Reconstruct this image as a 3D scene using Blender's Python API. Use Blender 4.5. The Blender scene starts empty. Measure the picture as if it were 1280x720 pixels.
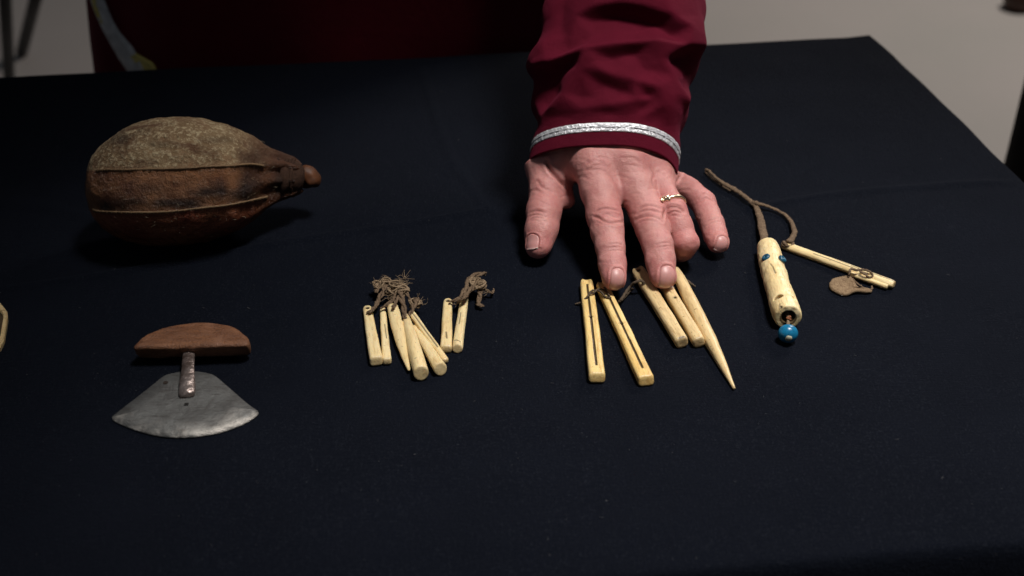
import bpy, bmesh, math, random
import numpy as np
from mathutils import Vector, Matrix
from mathutils.bvhtree import BVHTree
random.seed(7); rng = np.random.default_rng(7)
S = bpy.context.scene
COL = S.collection
rad = math.radians

# ------------------------------------------------------------------ camera
DIST, PITCH, FPX = 0.75, rad(33), 1500.0
CAM = np.array([0, -DIST*math.cos(PITCH), DIST*math.sin(PITCH)])
FWD = np.array([0, math.cos(PITCH), -math.sin(PITCH)]); UPV = np.array([0, math.sin(PITCH), math.cos(PITCH)])
cd = bpy.data.cameras.new('camera'); cam = bpy.data.objects.new('camera', cd); COL.objects.link(cam)
cam.location = CAM; cam.rotation_euler = (rad(90)-PITCH, 0, 0)
cd.lens = 36*FPX/1280; cd.sensor_width = 36; cd.clip_start = .02; cd.clip_end = 50
cd.dof.use_dof = True; cd.dof.focus_distance = 0.725; cd.dof.aperture_fstop = 7.0
S.camera = cam

# ------------------------------------------------------------------ light
w = bpy.data.worlds.new('World'); S.world = w; w.use_nodes = True
w.node_tree.nodes['Background'].inputs[0].default_value = (.75, .85, 1, 1)
w.node_tree.nodes['Background'].inputs[1].default_value = 0.04

def lamp(kind, name, loc, target, energy, color, size, **kw):
    l = bpy.data.lights.new(name, kind); l.energy = energy; l.color = color
    if kind == 'SPOT': l.shadow_soft_size = size
    if kind == 'AREA': l.size = size
    for k, v in kw.items(): setattr(l, k, v)
    o = bpy.data.objects.new(name, l); COL.objects.link(o); o.location = loc
    o.rotation_euler = (Vector(target)-Vector(loc)).to_track_quat('-Z', 'Y').to_euler()
    return o
lamp('SPOT', 'ceiling_spot_light', (0.47, -0.16, 1.75), (0.15, -.05, 0), 146, (1, .95, .90), .20, spot_size=rad(34), spot_blend=1.0)
lamp('AREA', 'room_light', (1.9, 2.6, 1.9), (1.0, 2.0, -.74), 52, (1, .92, .87), .8)
lamp('AREA', 'front_fill_light', (-.5, -1.4, 2.0), (0, 0, 0), 0.5, (.8, .88, 1), 1.0)  # unseen fill lamp, added to lift the underside of the pouch
S.view_settings.view_transform = 'Standard'; S.view_settings.look = 'None'
S.view_settings.exposure = 0.12; S.view_settings.gamma = 1
S.render.engine = 'CYCLES'

# ------------------------------------------------------------------ geometry of the place
def ray(px, py):
    d = FWD*FPX + np.array([px-640, 0, 0]) + UPV*(360-py)
    return d/np.linalg.norm(d)
def at(px, py, z=0.0):          # where a sight line meets the height z
    d = ray(px, py); return CAM + d*((z-CAM[2])/d[2])
def proj(q):
    d = np.asarray(q)-CAM; zz = d@FWD
    return np.stack([640+FPX*d[..., 0]/zz, 360-FPX*(d@UPV)/zz], -1)

# ------------------------------------------------------------------ object helpers
def tag(o, label=None, cat=None, group=None, kind=None):
    for k, v in (('label', label), ('category', cat), ('group', group), ('kind', kind)):
        if v: o[k] = v
    return o
def empty(name, loc, label, cat, group=None):
    o = bpy.data.objects.new(name, None); COL.objects.link(o); o.location = loc; o.empty_display_size = .02
    return tag(o, label, cat, group)
def mesh_obj(name, V, Fc, mat, parent=None, smooth=True, attrs=None):
    """V in world coordinates; origin goes to the middle of the piece"""
    V = np.asarray(V, dtype=float)
    c = (V.min(0)+V.max(0))/2; c[2] = V[:, 2].min()
    me = bpy.data.meshes.new(name); me.from_pydata((V-c).tolist(), [], [tuple(int(i) for i in f) for f in Fc])
    if smooth: me.polygons.foreach_set('use_smooth', [True]*len(me.polygons))
    for k, a in (attrs or {}).items():
        at_ = me.attributes.new(k, 'FLOAT', 'POINT'); at_.data.foreach_set('value', np.asarray(a, dtype=np.float32))
    me.materials.append(mat); me.update()
    o = bpy.data.objects.new(name, me); COL.objects.link(o)
    if parent:
        o.parent = parent
        pl = Vector(parent.location)
        if parent.parent: pl = pl + Vector(parent.parent.location)
        o.location = Vector(c)-pl
    else: o.location = c
    return o
def fixn(o):
    bm = bmesh.new(); bm.from_mesh(o.data); bmesh.ops.recalc_face_normals(bm, faces=bm.faces); bm.to_mesh(o.data); bm.free(); return o

def catmull(pts, n):
    pts = np.asarray(pts, float); P = np.vstack([2*pts[0]-pts[1], pts, 2*pts[-1]-pts[-2]])
    out = []
    for i in range(len(pts)-1):
        p0, p1, p2, p3 = P[i:i+4]
        for t in np.linspace(0, 1, n, endpoint=False):
            out.append(.5*((2*p1)+(p2-p0)*t+(2*p0-5*p1+4*p2-p3)*t*t+(3*p1-p0-3*p2+p3)*t**3))
    out.append(pts[-1]); return np.array(out)

def tube(path, r, flat=1.0, n=10, wob=0, up=(0, 0, 1), bumps=0):
    """closed tube, elliptical: r across (list ok), flat*r along up"""
    path = np.asarray(path, float); m = len(path); r = np.broadcast_to(np.asarray(r, float), (m,)) if np.ndim(r) == 0 or len(np.atleast_1d(r)) == m else np.interp(np.linspace(0, 1, m), np.linspace(0, 1, len(r)), r)
    T = np.gradient(path, axis=0); T /= np.linalg.norm(T, axis=1)[:, None]+1e-12
    V = []; up = np.array(up, float)
    for i in range(m):
        s = np.cross(T[i], up); 
        if np.linalg.norm(s) < .15: s = np.cross(T[i], (1, .2, 0))
        s /= np.linalg.norm(s); u = np.cross(s, T[i])
        ph = np.arange(n)*2*math.pi/n
        rr = r[i]*(1+wob*rng.normal(size=n)) if wob else r[i]
        V.append(path[i]+np.outer(np.cos(ph)*rr, s)+np.outer(np.sin(ph)*rr*flat, u))
    V = np.vstack(V); F = []
    for i in range(m-1):
        for j in range(n):
            k = (j+1) % n; F.append((i*n+j, i*n+k, (i+1)*n+k, (i+1)*n+j))
    F.append(tuple(range(n))[::-1]); F.append(tuple((m-1)*n+j for j in range(n)))
    return V, F
def join(parts):
    V = []; F = []; k = 0
    for v, f in parts:
        V.append(v); F += [tuple(i+k for i in q) for q in f]; k += len(v)
    return np.vstack(V), F

# ------------------------------------------------------------------ signed distance modelling
def smin(a, b, k):
    if k <= 0: return np.minimum(a, b)
    h = np.clip(.5+.5*(b-a)/k, 0, 1); return b*(1-h)+a*h-k*h*(1-h)
def smax(a, b, k): return -smin(-a, -b, k)
class Grid:
    def __init__(s, lo, hi, h):
        s.lo = np.array(lo, float); s.h = h; s.n = np.ceil((np.array(hi)-s.lo)/h).astype(int)+1
        s.g = np.full(s.n, .05, dtype=np.float32)
    def block(s, lo, hi):
        a = np.clip(np.floor((np.array(lo)-s.lo)/s.h).astype(int), 0, s.n-1)
        b = np.clip(np.ceil((np.array(hi)-s.lo)/s.h).astype(int)+1, a+1, s.n)
        sl = tuple(slice(a[i], b[i]) for i in range(3))
        ax = [(s.lo[i]+s.h*np.arange(a[i], b[i])).astype(np.float32) for i in range(3)]
        return sl, np.stack(np.meshgrid(*ax, indexing='ij'), -1)
def d_cap(X, a, b, ra, rb, nrm=None, fl=1.0):
    a = np.asarray(a, np.float32); b = np.asarray(b, np.float32)
    ab = b-a; pa = X-a; t = np.clip((pa@ab)/max(ab@ab, 1e-12), 0, 1)
    q = pa-t[..., None]*ab
    if nrm is not None:
        nn = np.asarray(nrm, np.float32); nn = nn/np.linalg.norm(nn)
        c = q@nn; q = q+(c*(1/fl-1))[..., None]*nn
    return np.sqrt((q*q).sum(-1))-(ra+(rb-ra)*t)
def surface(g, lo, h):
    """naive surface nets"""
    n = np.array(g.shape); ins = g < 0
    c = np.zeros(n-1, np.int8)
    for dx in (0, 1):
        for dy in (0, 1):
            for dz in (0, 1):
                c += ins[dx:n[0]-1+dx, dy:n[1]-1+dy, dz:n[2]-1+dz]
    act = (c > 0) & (c < 8); idx = np.argwhere(act)
    vid = np.full(n-1, -1, np.int64); vid[act] = np.arange(len(idx))
    acc = np.zeros((len(idx), 3)); cnt = np.zeros(len(idx))
    cor = [(dx, dy, dz) for dx in (0, 1) for dy in (0, 1) for dz in (0, 1)]
    vals = {k: g[idx[:, 0]+k[0], idx[:, 1]+k[1], idx[:, 2]+k[2]] for k in cor}
    for a in cor:
        for ax in range(3):
            if a[ax] == 0:
                b = list(a); b[ax] = 1; b = tuple(b); va, vb = vals[a], vals[b]
                m = (va < 0) != (vb < 0); t = np.where(m, va/np.where(m, va-vb, 1), 0)
                pt = np.array(a, float)[None].repeat(len(idx), 0); pt[:, ax] += t
                acc += pt*m[:, None]; cnt += m
    V = (idx+acc/cnt[:, None])*h+lo
    F = []
    for ax in range(3):
        o1, o2 = [(1, 2), (2, 0), (0, 1)][ax]
        sa = [slice(None)]*3; sb = [slice(None)]*3; sa[ax] = slice(0, -1); sb[ax] = slice(1, None)
        A = ins[tuple(sa)]; B = ins[tuple(sb)]; e = np.argwhere(A != B)
        ok = (e[:, o1] > 0) & (e[:, o2] > 0) & (e[:, o1] < n[o1]-1) & (e[:, o2] < n[o2]-1); e = e[ok]
        flip = A[e[:, 0], e[:, 1], e[:, 2]]
        q = []
        for d1, d2 in ((1, 1), (0, 1), (0, 0), (1, 0)):
            k = e.copy(); k[:, o1] -= d1; k[:, o2] -= d2; q.append(vid[k[:, 0], k[:, 1], k[:, 2]])
        q = np.stack(q, -1); q[~flip] = q[~flip][:, ::-1]; F.append(q)
    return V, np.vstack(F)
def vnormals(V, F):
    T = np.asarray(F); a = V[T[:, 2]]-V[T[:, 0]]; b = V[T[:, 3]]-V[T[:, 1]]; fn = np.cross(a, b)
    N = np.zeros_like(V)
    for i in range(4): np.add.at(N, T[:, i], fn)
    return N/(np.linalg.norm(N, axis=1)[:, None]+1e-12)
def relax(V, F, it=2, lam=.5):
    T = np.asarray(F); e = np.vstack([T[:, [0, 1]], T[:, [1, 2]], T[:, [2, 3]], T[:, [3, 0]]])
    deg = np.bincount(np.r_[e[:, 0], e[:, 1]], minlength=len(V))[:, None]
    for _ in range(it):
        for l in (lam, -lam*1.04):
            s = np.zeros_like(V)
            for k in range(3): s[:, k] = np.bincount(e[:, 0], V[e[:, 1], k], len(V))+np.bincount(e[:, 1], V[e[:, 0], k], len(V))
            V = V+l*(s/deg-V)
    return V
def seg_dist(V, line):
    best = np.full(len(V), 9.); 
    for a, b in zip(line[:-1], line[1:]):
        ab = b-a; t = np.clip(((V-a)@ab)/max(ab@ab, 1e-14), 0, 1); best = np.minimum(best, np.linalg.norm(V-a-t[:, None]*ab, axis=1))
    return best
def vnoise(P, freq, seed=0):
    """smooth value noise, P (N,3)"""
    r = np.random.default_rng(seed); tb = r.random((32, 32, 32)).astype(np.float32)
    Q = np.asarray(P)*freq; i = np.floor(Q).astype(int); f = Q-i; f = f*f*(3-2*f); out = 0
    for dx in (0, 1):
        for dy in (0, 1):
            for dz in (0, 1):
                wgt = (f[:, 0] if dx else 1-f[:, 0])*(f[:, 1] if dy else 1-f[:, 1])*(f[:, 2] if dz else 1-f[:, 2])
                out = out+wgt*tb[(i[:, 0]+dx) % 32, (i[:, 1]+dy) % 32, (i[:, 2]+dz) % 32]
    return out*2-1

# ------------------------------------------------------------------ materials
def mat(name):
    m = bpy.data.materials.new(name); m.use_nodes = True; nt = m.node_tree
    return m, nt, nt.nodes['Principled BSDF']
def N(nt, t, **kw):
    n = nt.nodes.new(t)
    for k, v in kw.items():
        if k in n.inputs: n.inputs[k].default_value = v
        else: setattr(n, k, v)
    return n
def L(nt, a, b): nt.links.new(a, b)
def ramp(nt, fac, stops):
    r = nt.nodes.new('ShaderNodeValToRGB'); e = r.color_ramp.elements
    while len(e) < len(stops): e.new(.5)
    for i, (p, c) in enumerate(stops): e[i].position = p; e[i].color = (*c, 1)
    L(nt, fac, r.inputs[0]); return r.outputs[0]
def mix(nt, fac, a, b, bt='MIX'):
    m = nt.nodes.new('ShaderNodeMix'); m.data_type = 'RGBA'; m.blend_type = bt
    for s, v in ((m.inputs[0], fac), (m.inputs[6], a), (m.inputs[7], b)):
        if isinstance(v, (int, float)): s.default_value = v
        elif isinstance(v, tuple): s.default_value = (*v, 1)
        else: L(nt, v, s)
    return m.outputs[2]
def mth(nt, op, a, b=0.0, clamp=False):
    m = nt.nodes.new('ShaderNodeMath'); m.operation = op; m.use_clamp = clamp
    for s, v in ((m.inputs[0], a), (m.inputs[1], b)):
        if isinstance(v, (int, float)): s.default_value = v
        else: L(nt, v, s)
    return m.outputs[0]
def noise(nt, vec, scale, detail=4, rough=.55, dist=0):
    n = N(nt, 'ShaderNodeTexNoise', Scale=scale, Detail=detail, Roughness=rough, Distortion=dist)
    L(nt, vec, n.inputs['Vector']); return n.outputs['Fac']
def coords(nt, scale=(1, 1, 1)):
    t = nt.nodes.new('ShaderNodeTexCoord'); m = nt.nodes.new('ShaderNodeMapping'); m.inputs['Scale'].default_value = scale
    L(nt, t.outputs['Object'], m.inputs[0]); return m.outputs[0]
def attr(nt, name):
    a = nt.nodes.new('ShaderNodeAttribute'); a.attribute_name = name; return a.outputs['Fac']
def bump(nt, b, h, dist, strength=1, nrm=None):
    n = nt.nodes.new('ShaderNodeBump'); n.inputs['Distance'].default_value = dist; n.inputs['Strength'].default_value = strength
    L(nt, h, n.inputs['Height'])
    if nrm: L(nt, nrm, n.inputs['Normal'])
    L(nt, n.outputs[0], b.inputs['Normal']); return n.outputs[0]
def P_(b, **kw):
    for k, v in kw.items():
        k = k.replace('_', ' '); b.inputs[k].default_value = (*v, 1) if isinstance(v, tuple) and len(v) == 3 and 'Radius' not in k else v

# black-navy table cloth: woven, with lint
def m_cloth():
    m, nt, b = mat('black_tablecloth'); v = coords(nt)
    big = noise(nt, v, 9, 4, .6); med = noise(nt, v, 1000, 3, .75)
    c = mix(nt, ramp(nt, big, [(.35, (0, 0, 0)), (.7, (1, 1, 1))]), (.0024, .0036, .0074), (.0035, .0050, .0098))
    c = mix(nt, ramp(nt, med, [(.55, (0, 0, 0)), (.8, (1, 1, 1))]), c, (.022, .026, .036))
    vo = N(nt, 'ShaderNodeTexVoronoi', Scale=210.0); L(nt, v, vo.inputs['Vector'])
    vo2 = noise(nt, v, 37, 2)
    sp = mth(nt, 'MULTIPLY', mth(nt, 'LESS_THAN', vo.outputs['Distance'], .07), mth(nt, 'GREATER_THAN', vo2, .64))
    c = mix(nt, sp, c, (.035, .038, .045))
    L(nt, c, b.inputs['Base Color']); P_(b, Roughness=.95, Specular_IOR_Level=.08, Sheen_Weight=.02, Sheen_Roughness=.4, Sheen_Tint=(.5, .6, .9))
    h = mth(nt, 'ADD', mth(nt, 'ADD', noise(nt, coords(nt, (1, .18, 1)), 900, 2, .6), noise(nt, coords(nt, (.18, 1, 1)), 900, 2, .6)), mth(nt, 'MULTIPLY', med, 1.2))
    bump(nt, b, h, .0007, .8); return m
# ivory / bone
def m_bone(name, base, dark, warm):
    m, nt, b = mat(name); v = coords(nt, (1, 1, 1)); vs = coords(nt, (.16, 1, 1))
    t = nt.nodes.new('ShaderNodeObjectInfo'); ad = nt.nodes.new('ShaderNodeVectorMath'); ad.operation = 'ADD'
    L(nt, vs, ad.inputs[0]); L(nt, t.outputs['Location'], ad.inputs[1]); vv = ad.outputs[0]
    big = noise(nt, vv, 120, 4, .6); streak = noise(nt, vv, 900, 3, .6); sp = noise(nt, v, 700, 2, .5); st_ = noise(nt, vv, 260, 3, .7)
    c = mix(nt, ramp(nt, big, [(.3, (0, 0, 0)), (.72, (1, 1, 1))]), base, warm)
    c = mix(nt, mth(nt, 'MULTIPLY', t.outputs['Random'], .22), c, dark)
    c = mix(nt, ramp(nt, st_, [(.56, (0, 0, 0)), (.72, (.75, .75, .75))]), c, dark)
    c = mix(nt, mth(nt, 'MULTIPLY', ramp(nt, streak, [(.5, (0, 0, 0)), (.75, (1, 1, 1))]), .6), c, dark)
    c = mix(nt, ramp(nt, sp, [(.67, (0, 0, 0)), (.76, (.8, .8, .8))]), c, (.16, .085, .03))
    d = attr(nt, 'dirt'); c = mix(nt, d, c, (.035, .02, .01))
    e = attr(nt, 'worn'); c = mix(nt, mth(nt, 'MULTIPLY', e, .6), c, tuple(x*.5 for x in dark))
    L(nt, c, b.inputs['Base Color']); P_(b, Roughness=.34, Specular_IOR_Level=.45, Subsurface_Weight=.15, Subsurface_Scale=.002, Subsurface_Radius=(1, .6, .3))
    bump(nt, b, mth(nt, 'ADD', streak, mth(nt, 'MULTIPLY', big, 2.0)), .0006, .5); return m
# rawhide thong, sinew
def m_thong(name, a, bcol, sc=600):
    m, nt, b = mat(name); v = coords(nt); n1 = noise(nt, v, sc, 5, .7); n2 = noise(nt, v, sc*.25, 3)
    c = mix(nt, ramp(nt, n1, [(.3, (0, 0, 0)), (.7, (1, 1, 1))]), a, bcol); c = mix(nt, mth(nt, 'MULTIPLY', n2, .5), c, tuple(x*.5 for x in a))
    L(nt, c, b.inputs['Base Color']); P_(b, Roughness=.85, Specular_IOR_Level=.25); bump(nt, b, n1, .0012, .9); return m
def m_simple(name, col, rough=.6, metal=0, var=.3, sc=200, bmp=.0003, spec=.4):
    m, nt, b = mat(name); v = coords(nt); n1 = noise(nt, v, sc, 5, .6)
    c = mix(nt, ramp(nt, n1, [(.3, (0, 0, 0)), (.7, (1, 1, 1))]), col, tuple(x*(1-var) for x in col))
    L(nt, c, b.inputs['Base Color']); P_(b, Roughness=rough, Metallic=float(metal), Specular_IOR_Level=spec)
    if bmp: bump(nt, b, n1, bmp, .7)
    return m
def m_skin():
    m, nt, b = mat('skin'); v = coords(nt)
    blot = noise(nt, v, 90, 4, .6); fine = noise(nt, v, 420, 3, .6)
    base = mix(nt, ramp(nt, blot, [(.32, (0, 0, 0)), (.68, (1, 1, 1))]), (.57, .265, .245), (.475, .18, .175))
    base = mix(nt, ramp(nt, fine, [(.35, (0, 0, 0)), (.75, (.35, .35, .35))]), base, (.58, .34, .28))
    base = mix(nt, mth(nt, 'MULTIPLY', attr(nt, 'red'), .75, True), base, (.54, .15, .145))
    base = mix(nt, mth(nt, 'MULTIPLY', attr(nt, 'dark'), 1.0, True), base, (.20, .06, .045))
    L(nt, base, b.inputs['Base Color'])
    vo = N(nt, 'ShaderNodeTexVoronoi', Scale=1100.0); vo.feature = 'DISTANCE_TO_EDGE'; L(nt, v, vo.inputs['Vector'])
    vo3 = N(nt, 'ShaderNodeTexVoronoi', Scale=480.0); vo3.feature = 'DISTANCE_TO_EDGE'; L(nt, v, vo3.inputs['Vector'])
    edge = mth(nt, 'MINIMUM', vo.outputs['Distance'], .25); edge3 = mth(nt, 'MINIMUM', vo3.outputs['Distance'], .12)
    h = mth(nt, 'ADD', mth(nt, 'ADD', edge, mth(nt, 'MULTIPLY', edge3, 2.0)), mth(nt, 'MULTIPLY', fine, .9))
    bump(nt, b, h, .0004, .6)
    P_(b, Roughness=.47, Specular_IOR_Level=.42, Subsurface_Weight=.22, Subsurface_Scale=.004, Subsurface_Radius=(1, .35, .2)); return m
def m_maroon(name, col, sheen=.35):
    m, nt, b = mat(name); v = coords(nt); n1 = noise(nt, v, 1400, 4, .8); n2 = noise(nt, v, 25, 3)
    c = mix(nt, ramp(nt, n2, [(.3, (0, 0, 0)), (.7, (1, 1, 1))]), col, tuple(x*.78 for x in col))
    c = mix(nt, mth(nt, 'MULTIPLY', n1, .4), c, tuple(x*1.5 for x in col)); L(nt, c, b.inputs['Base Color'])
    P_(b, Roughness=.8, Specular_IOR_Level=.12, Sheen_Weight=sheen, Sheen_Roughness=.35, Sheen_Tint=(1, .16, .32)); bump(nt, b, mth(nt, 'ADD', n1, mth(nt, 'MULTIPLY', noise(nt, v, 130, 3), 1.5)), .0009, .7); return m
MCLOTH = m_cloth()
BONE = m_bone('yellowed_bone', (.88, .68, .31), (.50, .29, .09), (.80, .54, .19))
BONE2 = m_bone('aged_greyish_bone', (.86, .68, .38), (.40, .25, .11), (.72, .52, .25))
BONE3 = m_bone('ivory_peg_bone', (.93, .78, .47), (.58, .39, .16), (.88, .68, .34))
THONG = m_thong('rawhide_thong', (.085, .055, .034), (.32, .22, .14))
FRAY = m_thong('frayed_sinew', (.20, .135, .08), (.50, .37, .24), 900)
TABM = m_thong('leather_tab', (.15, .09, .05), (.45, .32, .19), 700)
SKIN = m_skin()
MAROON = m_maroon('maroon_sleeve_fabric', (.098, .0034, .0155), .08)
PARKA = m_maroon('dark_maroon_parka_fabric', (.11, .005, .013), .04)

# ------------------------------------------------------------------ setting: floor
floor_m, nt, b = mat('pale_floor'); v = coords(nt)
n1 = noise(nt, v, 1.3, 3); n2 = noise(nt, v, 40, 4)
c = mix(nt, n1, (.45, .40, .375), (.35, .34, .305)); c = mix(nt, mth(nt, 'MULTIPLY', n2, .15), c, (.2, .19, .18))
L(nt, c, b.inputs['Base Color']); P_(b, Roughness=.5, Specular_IOR_Level=.3)
FZ = -.74
tag(mesh_obj('floor', [(-5, -3, FZ), (5, -3, FZ), (5, 8, FZ), (-5, 8, FZ)], [(0, 1, 2, 3)], floor_m, smooth=False), kind='structure')

# ------------------------------------------------------------------ table and cloth
TH = rad(7); ux = np.array([math.cos(TH), math.sin(TH), 0]); uy = np.array([-math.sin(TH), math.cos(TH), 0])
X0, X1, Y0, Y1 = -.95, .389, -.249, .390
def loc2w(a, b_, z): return np.outer(a, ux)+np.outer(b_, uy)+np.outer(z, (0, 0, 1)) if np.ndim(a) else a*ux+b_*uy+np.array([0, 0, z])
tb = empty('table', loc2w((X0+X1)/2, (Y0+Y1)/2, FZ), 'rectangular table standing under the black tablecloth', 'table')
def lbox(a0, a1, b0, b1, z0, z1):
    V = np.array([a*ux+b_*uy+np.array([0, 0, z]) for z in (z0, z1) for a, b_ in ((a0, b0), (a1, b0), (a1, b1), (a0, b1))])
    return V, [(3, 2, 1, 0), (4, 5, 6, 7), (0, 1, 5, 4), (1, 2, 6, 5), (2, 3, 7, 6), (3, 0, 4, 7)]
WOODT = m_simple('table_wood', (.25, .15, .08)); STEEL = m_simple('leg_steel', (.15, .15, .15), .4, 1)
mesh_obj('table_top', *lbox(X0+.008, X1-.008, Y0+.008, Y1-.008, -.03, -.004), WOODT, tb, False)
for a, b_ in ((X0+.06, Y0+.06), (X1-.1, Y0+.06), (X0+.06, Y1-.1), (X1-.1, Y1-.1)):
    mesh_obj('leg', *lbox(a, a+.035, b_, b_+.035, FZ, -.031), STEEL, tb, False)

def creases(W):
    """height of the cloth above the table at world xy"""
    px = proj(np.c_[W[:, :2], np.zeros(len(W))]); z = np.zeros(len(W))
    q = np.c_[px, np.zeros(len(px))]
    def ln(pts, amp, wd):
        nonlocal z
        line = catmull([(x, y, 0) for x, y in pts], 6); d = seg_dist(q, line); z += amp*np.exp(-(d/wd)**2)
    ln([(-60, 372), (120, 345), (330, 308), (470, 287), (610, 263)], .0020, 3.2)
    ln([(610, 263), (560, 190), (528, 90)], .0014, 8)
    ln([(930, 262), (1050, 243), (1180, 232), (1300, 226)], .0020, 3.5)
    ln([(-40, 250), (70, 262), (200, 300)], .0010, 9)
    ln([(640, 560), (700, 610), (830, 650)], .0005, 16)
    z += .0012*np.maximum(0, vnoise(np.c_[W[:, :2], np.zeros(len(W))], 11, 3))+.0005*vnoise(np.c_[W[:, :2], np.zeros(len(W))], 28, 4)
    return z
na, nb = 640, 316
A = np.linspace(X0, X1, na); B = np.linspace(Y0, Y1, nb); AA, BB = np.meshgrid(A, B, indexing='ij')
W = loc2w(AA.ravel(), BB.ravel(), np.zeros(AA.size))
edge = np.minimum.reduce([AA-X0, X1-AA, BB-Y0, Y1-BB]).ravel()
fall = np.clip(edge/.006, 0, 1); z = creases(W)*np.clip(edge/.03, 0, 1)
# keep the cloth flat (thickness only) where heights would lift above resting things
W[:, 2] = z-.0012-(1-np.sqrt(1-(1-fall)**2))*.006
cx = np.clip((AA.ravel()-(X1-.03))/.03, 0, 1)*np.clip((BB.ravel()-(Y1-.05))/.05, 0, 1); W += np.outer(cx*.004, uy)-np.outer(cx*.004, ux); eg_ = np.clip(1-edge/.05, 0, 1); W += np.outer(eg_*(.0005*np.sin(BB.ravel()*31+1)+.0004*np.sin(BB.ravel()*73)), ux)+np.outer(eg_*(.0012*np.sin(AA.ravel()*19)+.0005*np.sin(AA.ravel()*47)), uy)
F = [(i*nb+j, (i+1)*nb+j, (i+1)*nb+j+1, i*nb+j+1) for i in range(na-1) for j in range(nb-1)]
loop = [i*nb for i in range(na)]+[(na-1)*nb+j for j in range(1, nb)]+[i*nb+nb-1 for i in range(na-2, -1, -1)]+[j for j in range(nb-2, 0, -1)]
V = [W]; nl = len(loop); Lp = W[loop]; cen = loc2w((X0+X1)/2, (Y0+Y1)/2, 0)
s = np.r_[0, np.cumsum(np.linalg.norm(np.diff(Lp, axis=0), axis=1))]
on = np.array([(-uy if i < na-1 else ux if i < na+nb-2 else uy if i < 2*na+nb-3 else -ux) for i in range(nl)])
prev = loop; base = len(W)
for k, zz in enumerate([-.022, -.05, -.1, -.18, -.3, -.45, -.6, -.72]):
    amp = .02*(k/7)
    R_ = Lp.copy(); R_[:, 2] = zz; R_ += on*(.003+amp*(.6+np.sin(s*17+.5*np.sin(s*5))))[:, None]
    V.append(R_); cur = list(range(base, base+nl)); base += nl
    F += [(prev[j], cur[j], cur[(j+1) % nl], prev[(j+1) % nl]) for j in range(nl)]; prev = cur
cl = mesh_obj('tablecloth', np.vstack(V), F, MCLOTH)
fixn(cl)
tag(cl, 'black cotton cloth spread over the whole table with faint fold creases', 'tablecloth')
TOP = BVHTree.FromPolygons([tuple(p) for p in W], F[:(na-1)*(nb-1)])
def zc(x, y):
    h = TOP.ray_cast(Vector((x, y, .2)), Vector((0, 0, -1))); return h[0].z if h[0] else 0

# ------------------------------------------------------------------ background things
# black draped pedestal right of the table
ped = []
nn = 48; phs = np.arange(nn)*2*math.pi/nn; zs = np.linspace(FZ+.01, 0, 12)
pc = np.array([.838, .58]); Vp = []
for zz in zs:
    k = -zz/.74; rr = .26*(1+.04*k*np.sin(phs*9)); Vp.append(np.c_[pc[0]+rr*np.cos(phs), pc[1]+rr*np.sin(phs), np.full(nn, zz)])
Vp.append(np.array([[pc[0], pc[1], .002]])); Vp = np.vstack(Vp); m_ = len(zs)
Fp = [(i*nn+j, i*nn+(j+1) % nn, (i+1)*nn+(j+1) % nn, (i+1)*nn+j) for i in range(m_-1) for j in range(nn)]
Fp += [((m_-1)*nn+j, (m_-1)*nn+(j+1) % nn, m_*nn) for j in range(nn)]
BLK = m_simple('black_drape', (.004, .004, .005), .9, spec=.1)
tag(mesh_obj('draped_pedestal', Vp, Fp, BLK), 'black draped stand beside the right end of the table', 'stand')

# black folding stand in the upper left corner: two slanting legs and the rail that joins them
f1, f2 = at(12, 112, FZ+.01), at(27, 66, FZ+.01); t1, t2 = at(3, -70, -.28), at(62, -70, -.34)
st = empty('folding_stand', (f1+f2)/2*[1, 1, 0]+[0, 0, FZ], 'black metal folding stand on the floor at the upper left', 'stand')
BM = m_simple('black_metal', (.012, .012, .012), .5)
def rod(p0, p1, r, name, m, par, n=12): return mesh_obj(name, *tube([p0, p1], r, n=n), m, par)
rod(f1, t1, .013, 'leg', BM, st); rod(f2, t2, .014, 'leg', BM, st); rod(t1, t2, .012, 'rail', BM, st)

# brown shoe of a bystander, upper right corner
g = Grid((1.30, 2.45, FZ-.02), (1.78, 2.75, FZ+.16), .004); sl, X = g.block(g.lo, g.lo+g.n*g.h)
d = d_cap(X, (1.385, 2.54, FZ+.03), (1.55, 2.60, FZ+.045), .045, .05)
d = smin(d, d_cap(X, (1.52, 2.60, FZ+.05), (1.63, 2.60, FZ+.09), .04, .042), .03)
d = smax(d, FZ+.001-X[..., 2], .004); d = smax(d, X[..., 2]-(FZ+.13), .004)
g.g = d.astype(np.float32); V, F = surface(g.g, g.lo, g.h)
sh = empty('shoe', (1.53, 2.60, FZ), 'dark reddish brown shoe standing on the floor in the upper right corner', 'shoe')
mesh_obj('upper', V, F, m_simple('brown_leather', (.05, .018, .010), .45), sh)
mesh_obj('sole', *tube(catmull([(1.40, 2.60, FZ+.007), (1.5, 2.60, FZ+.007), (1.66, 2.60, FZ+.007)], 8), [.03, .052, .05, .045, .04], flat=.12, n=16), BM, sh)

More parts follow.
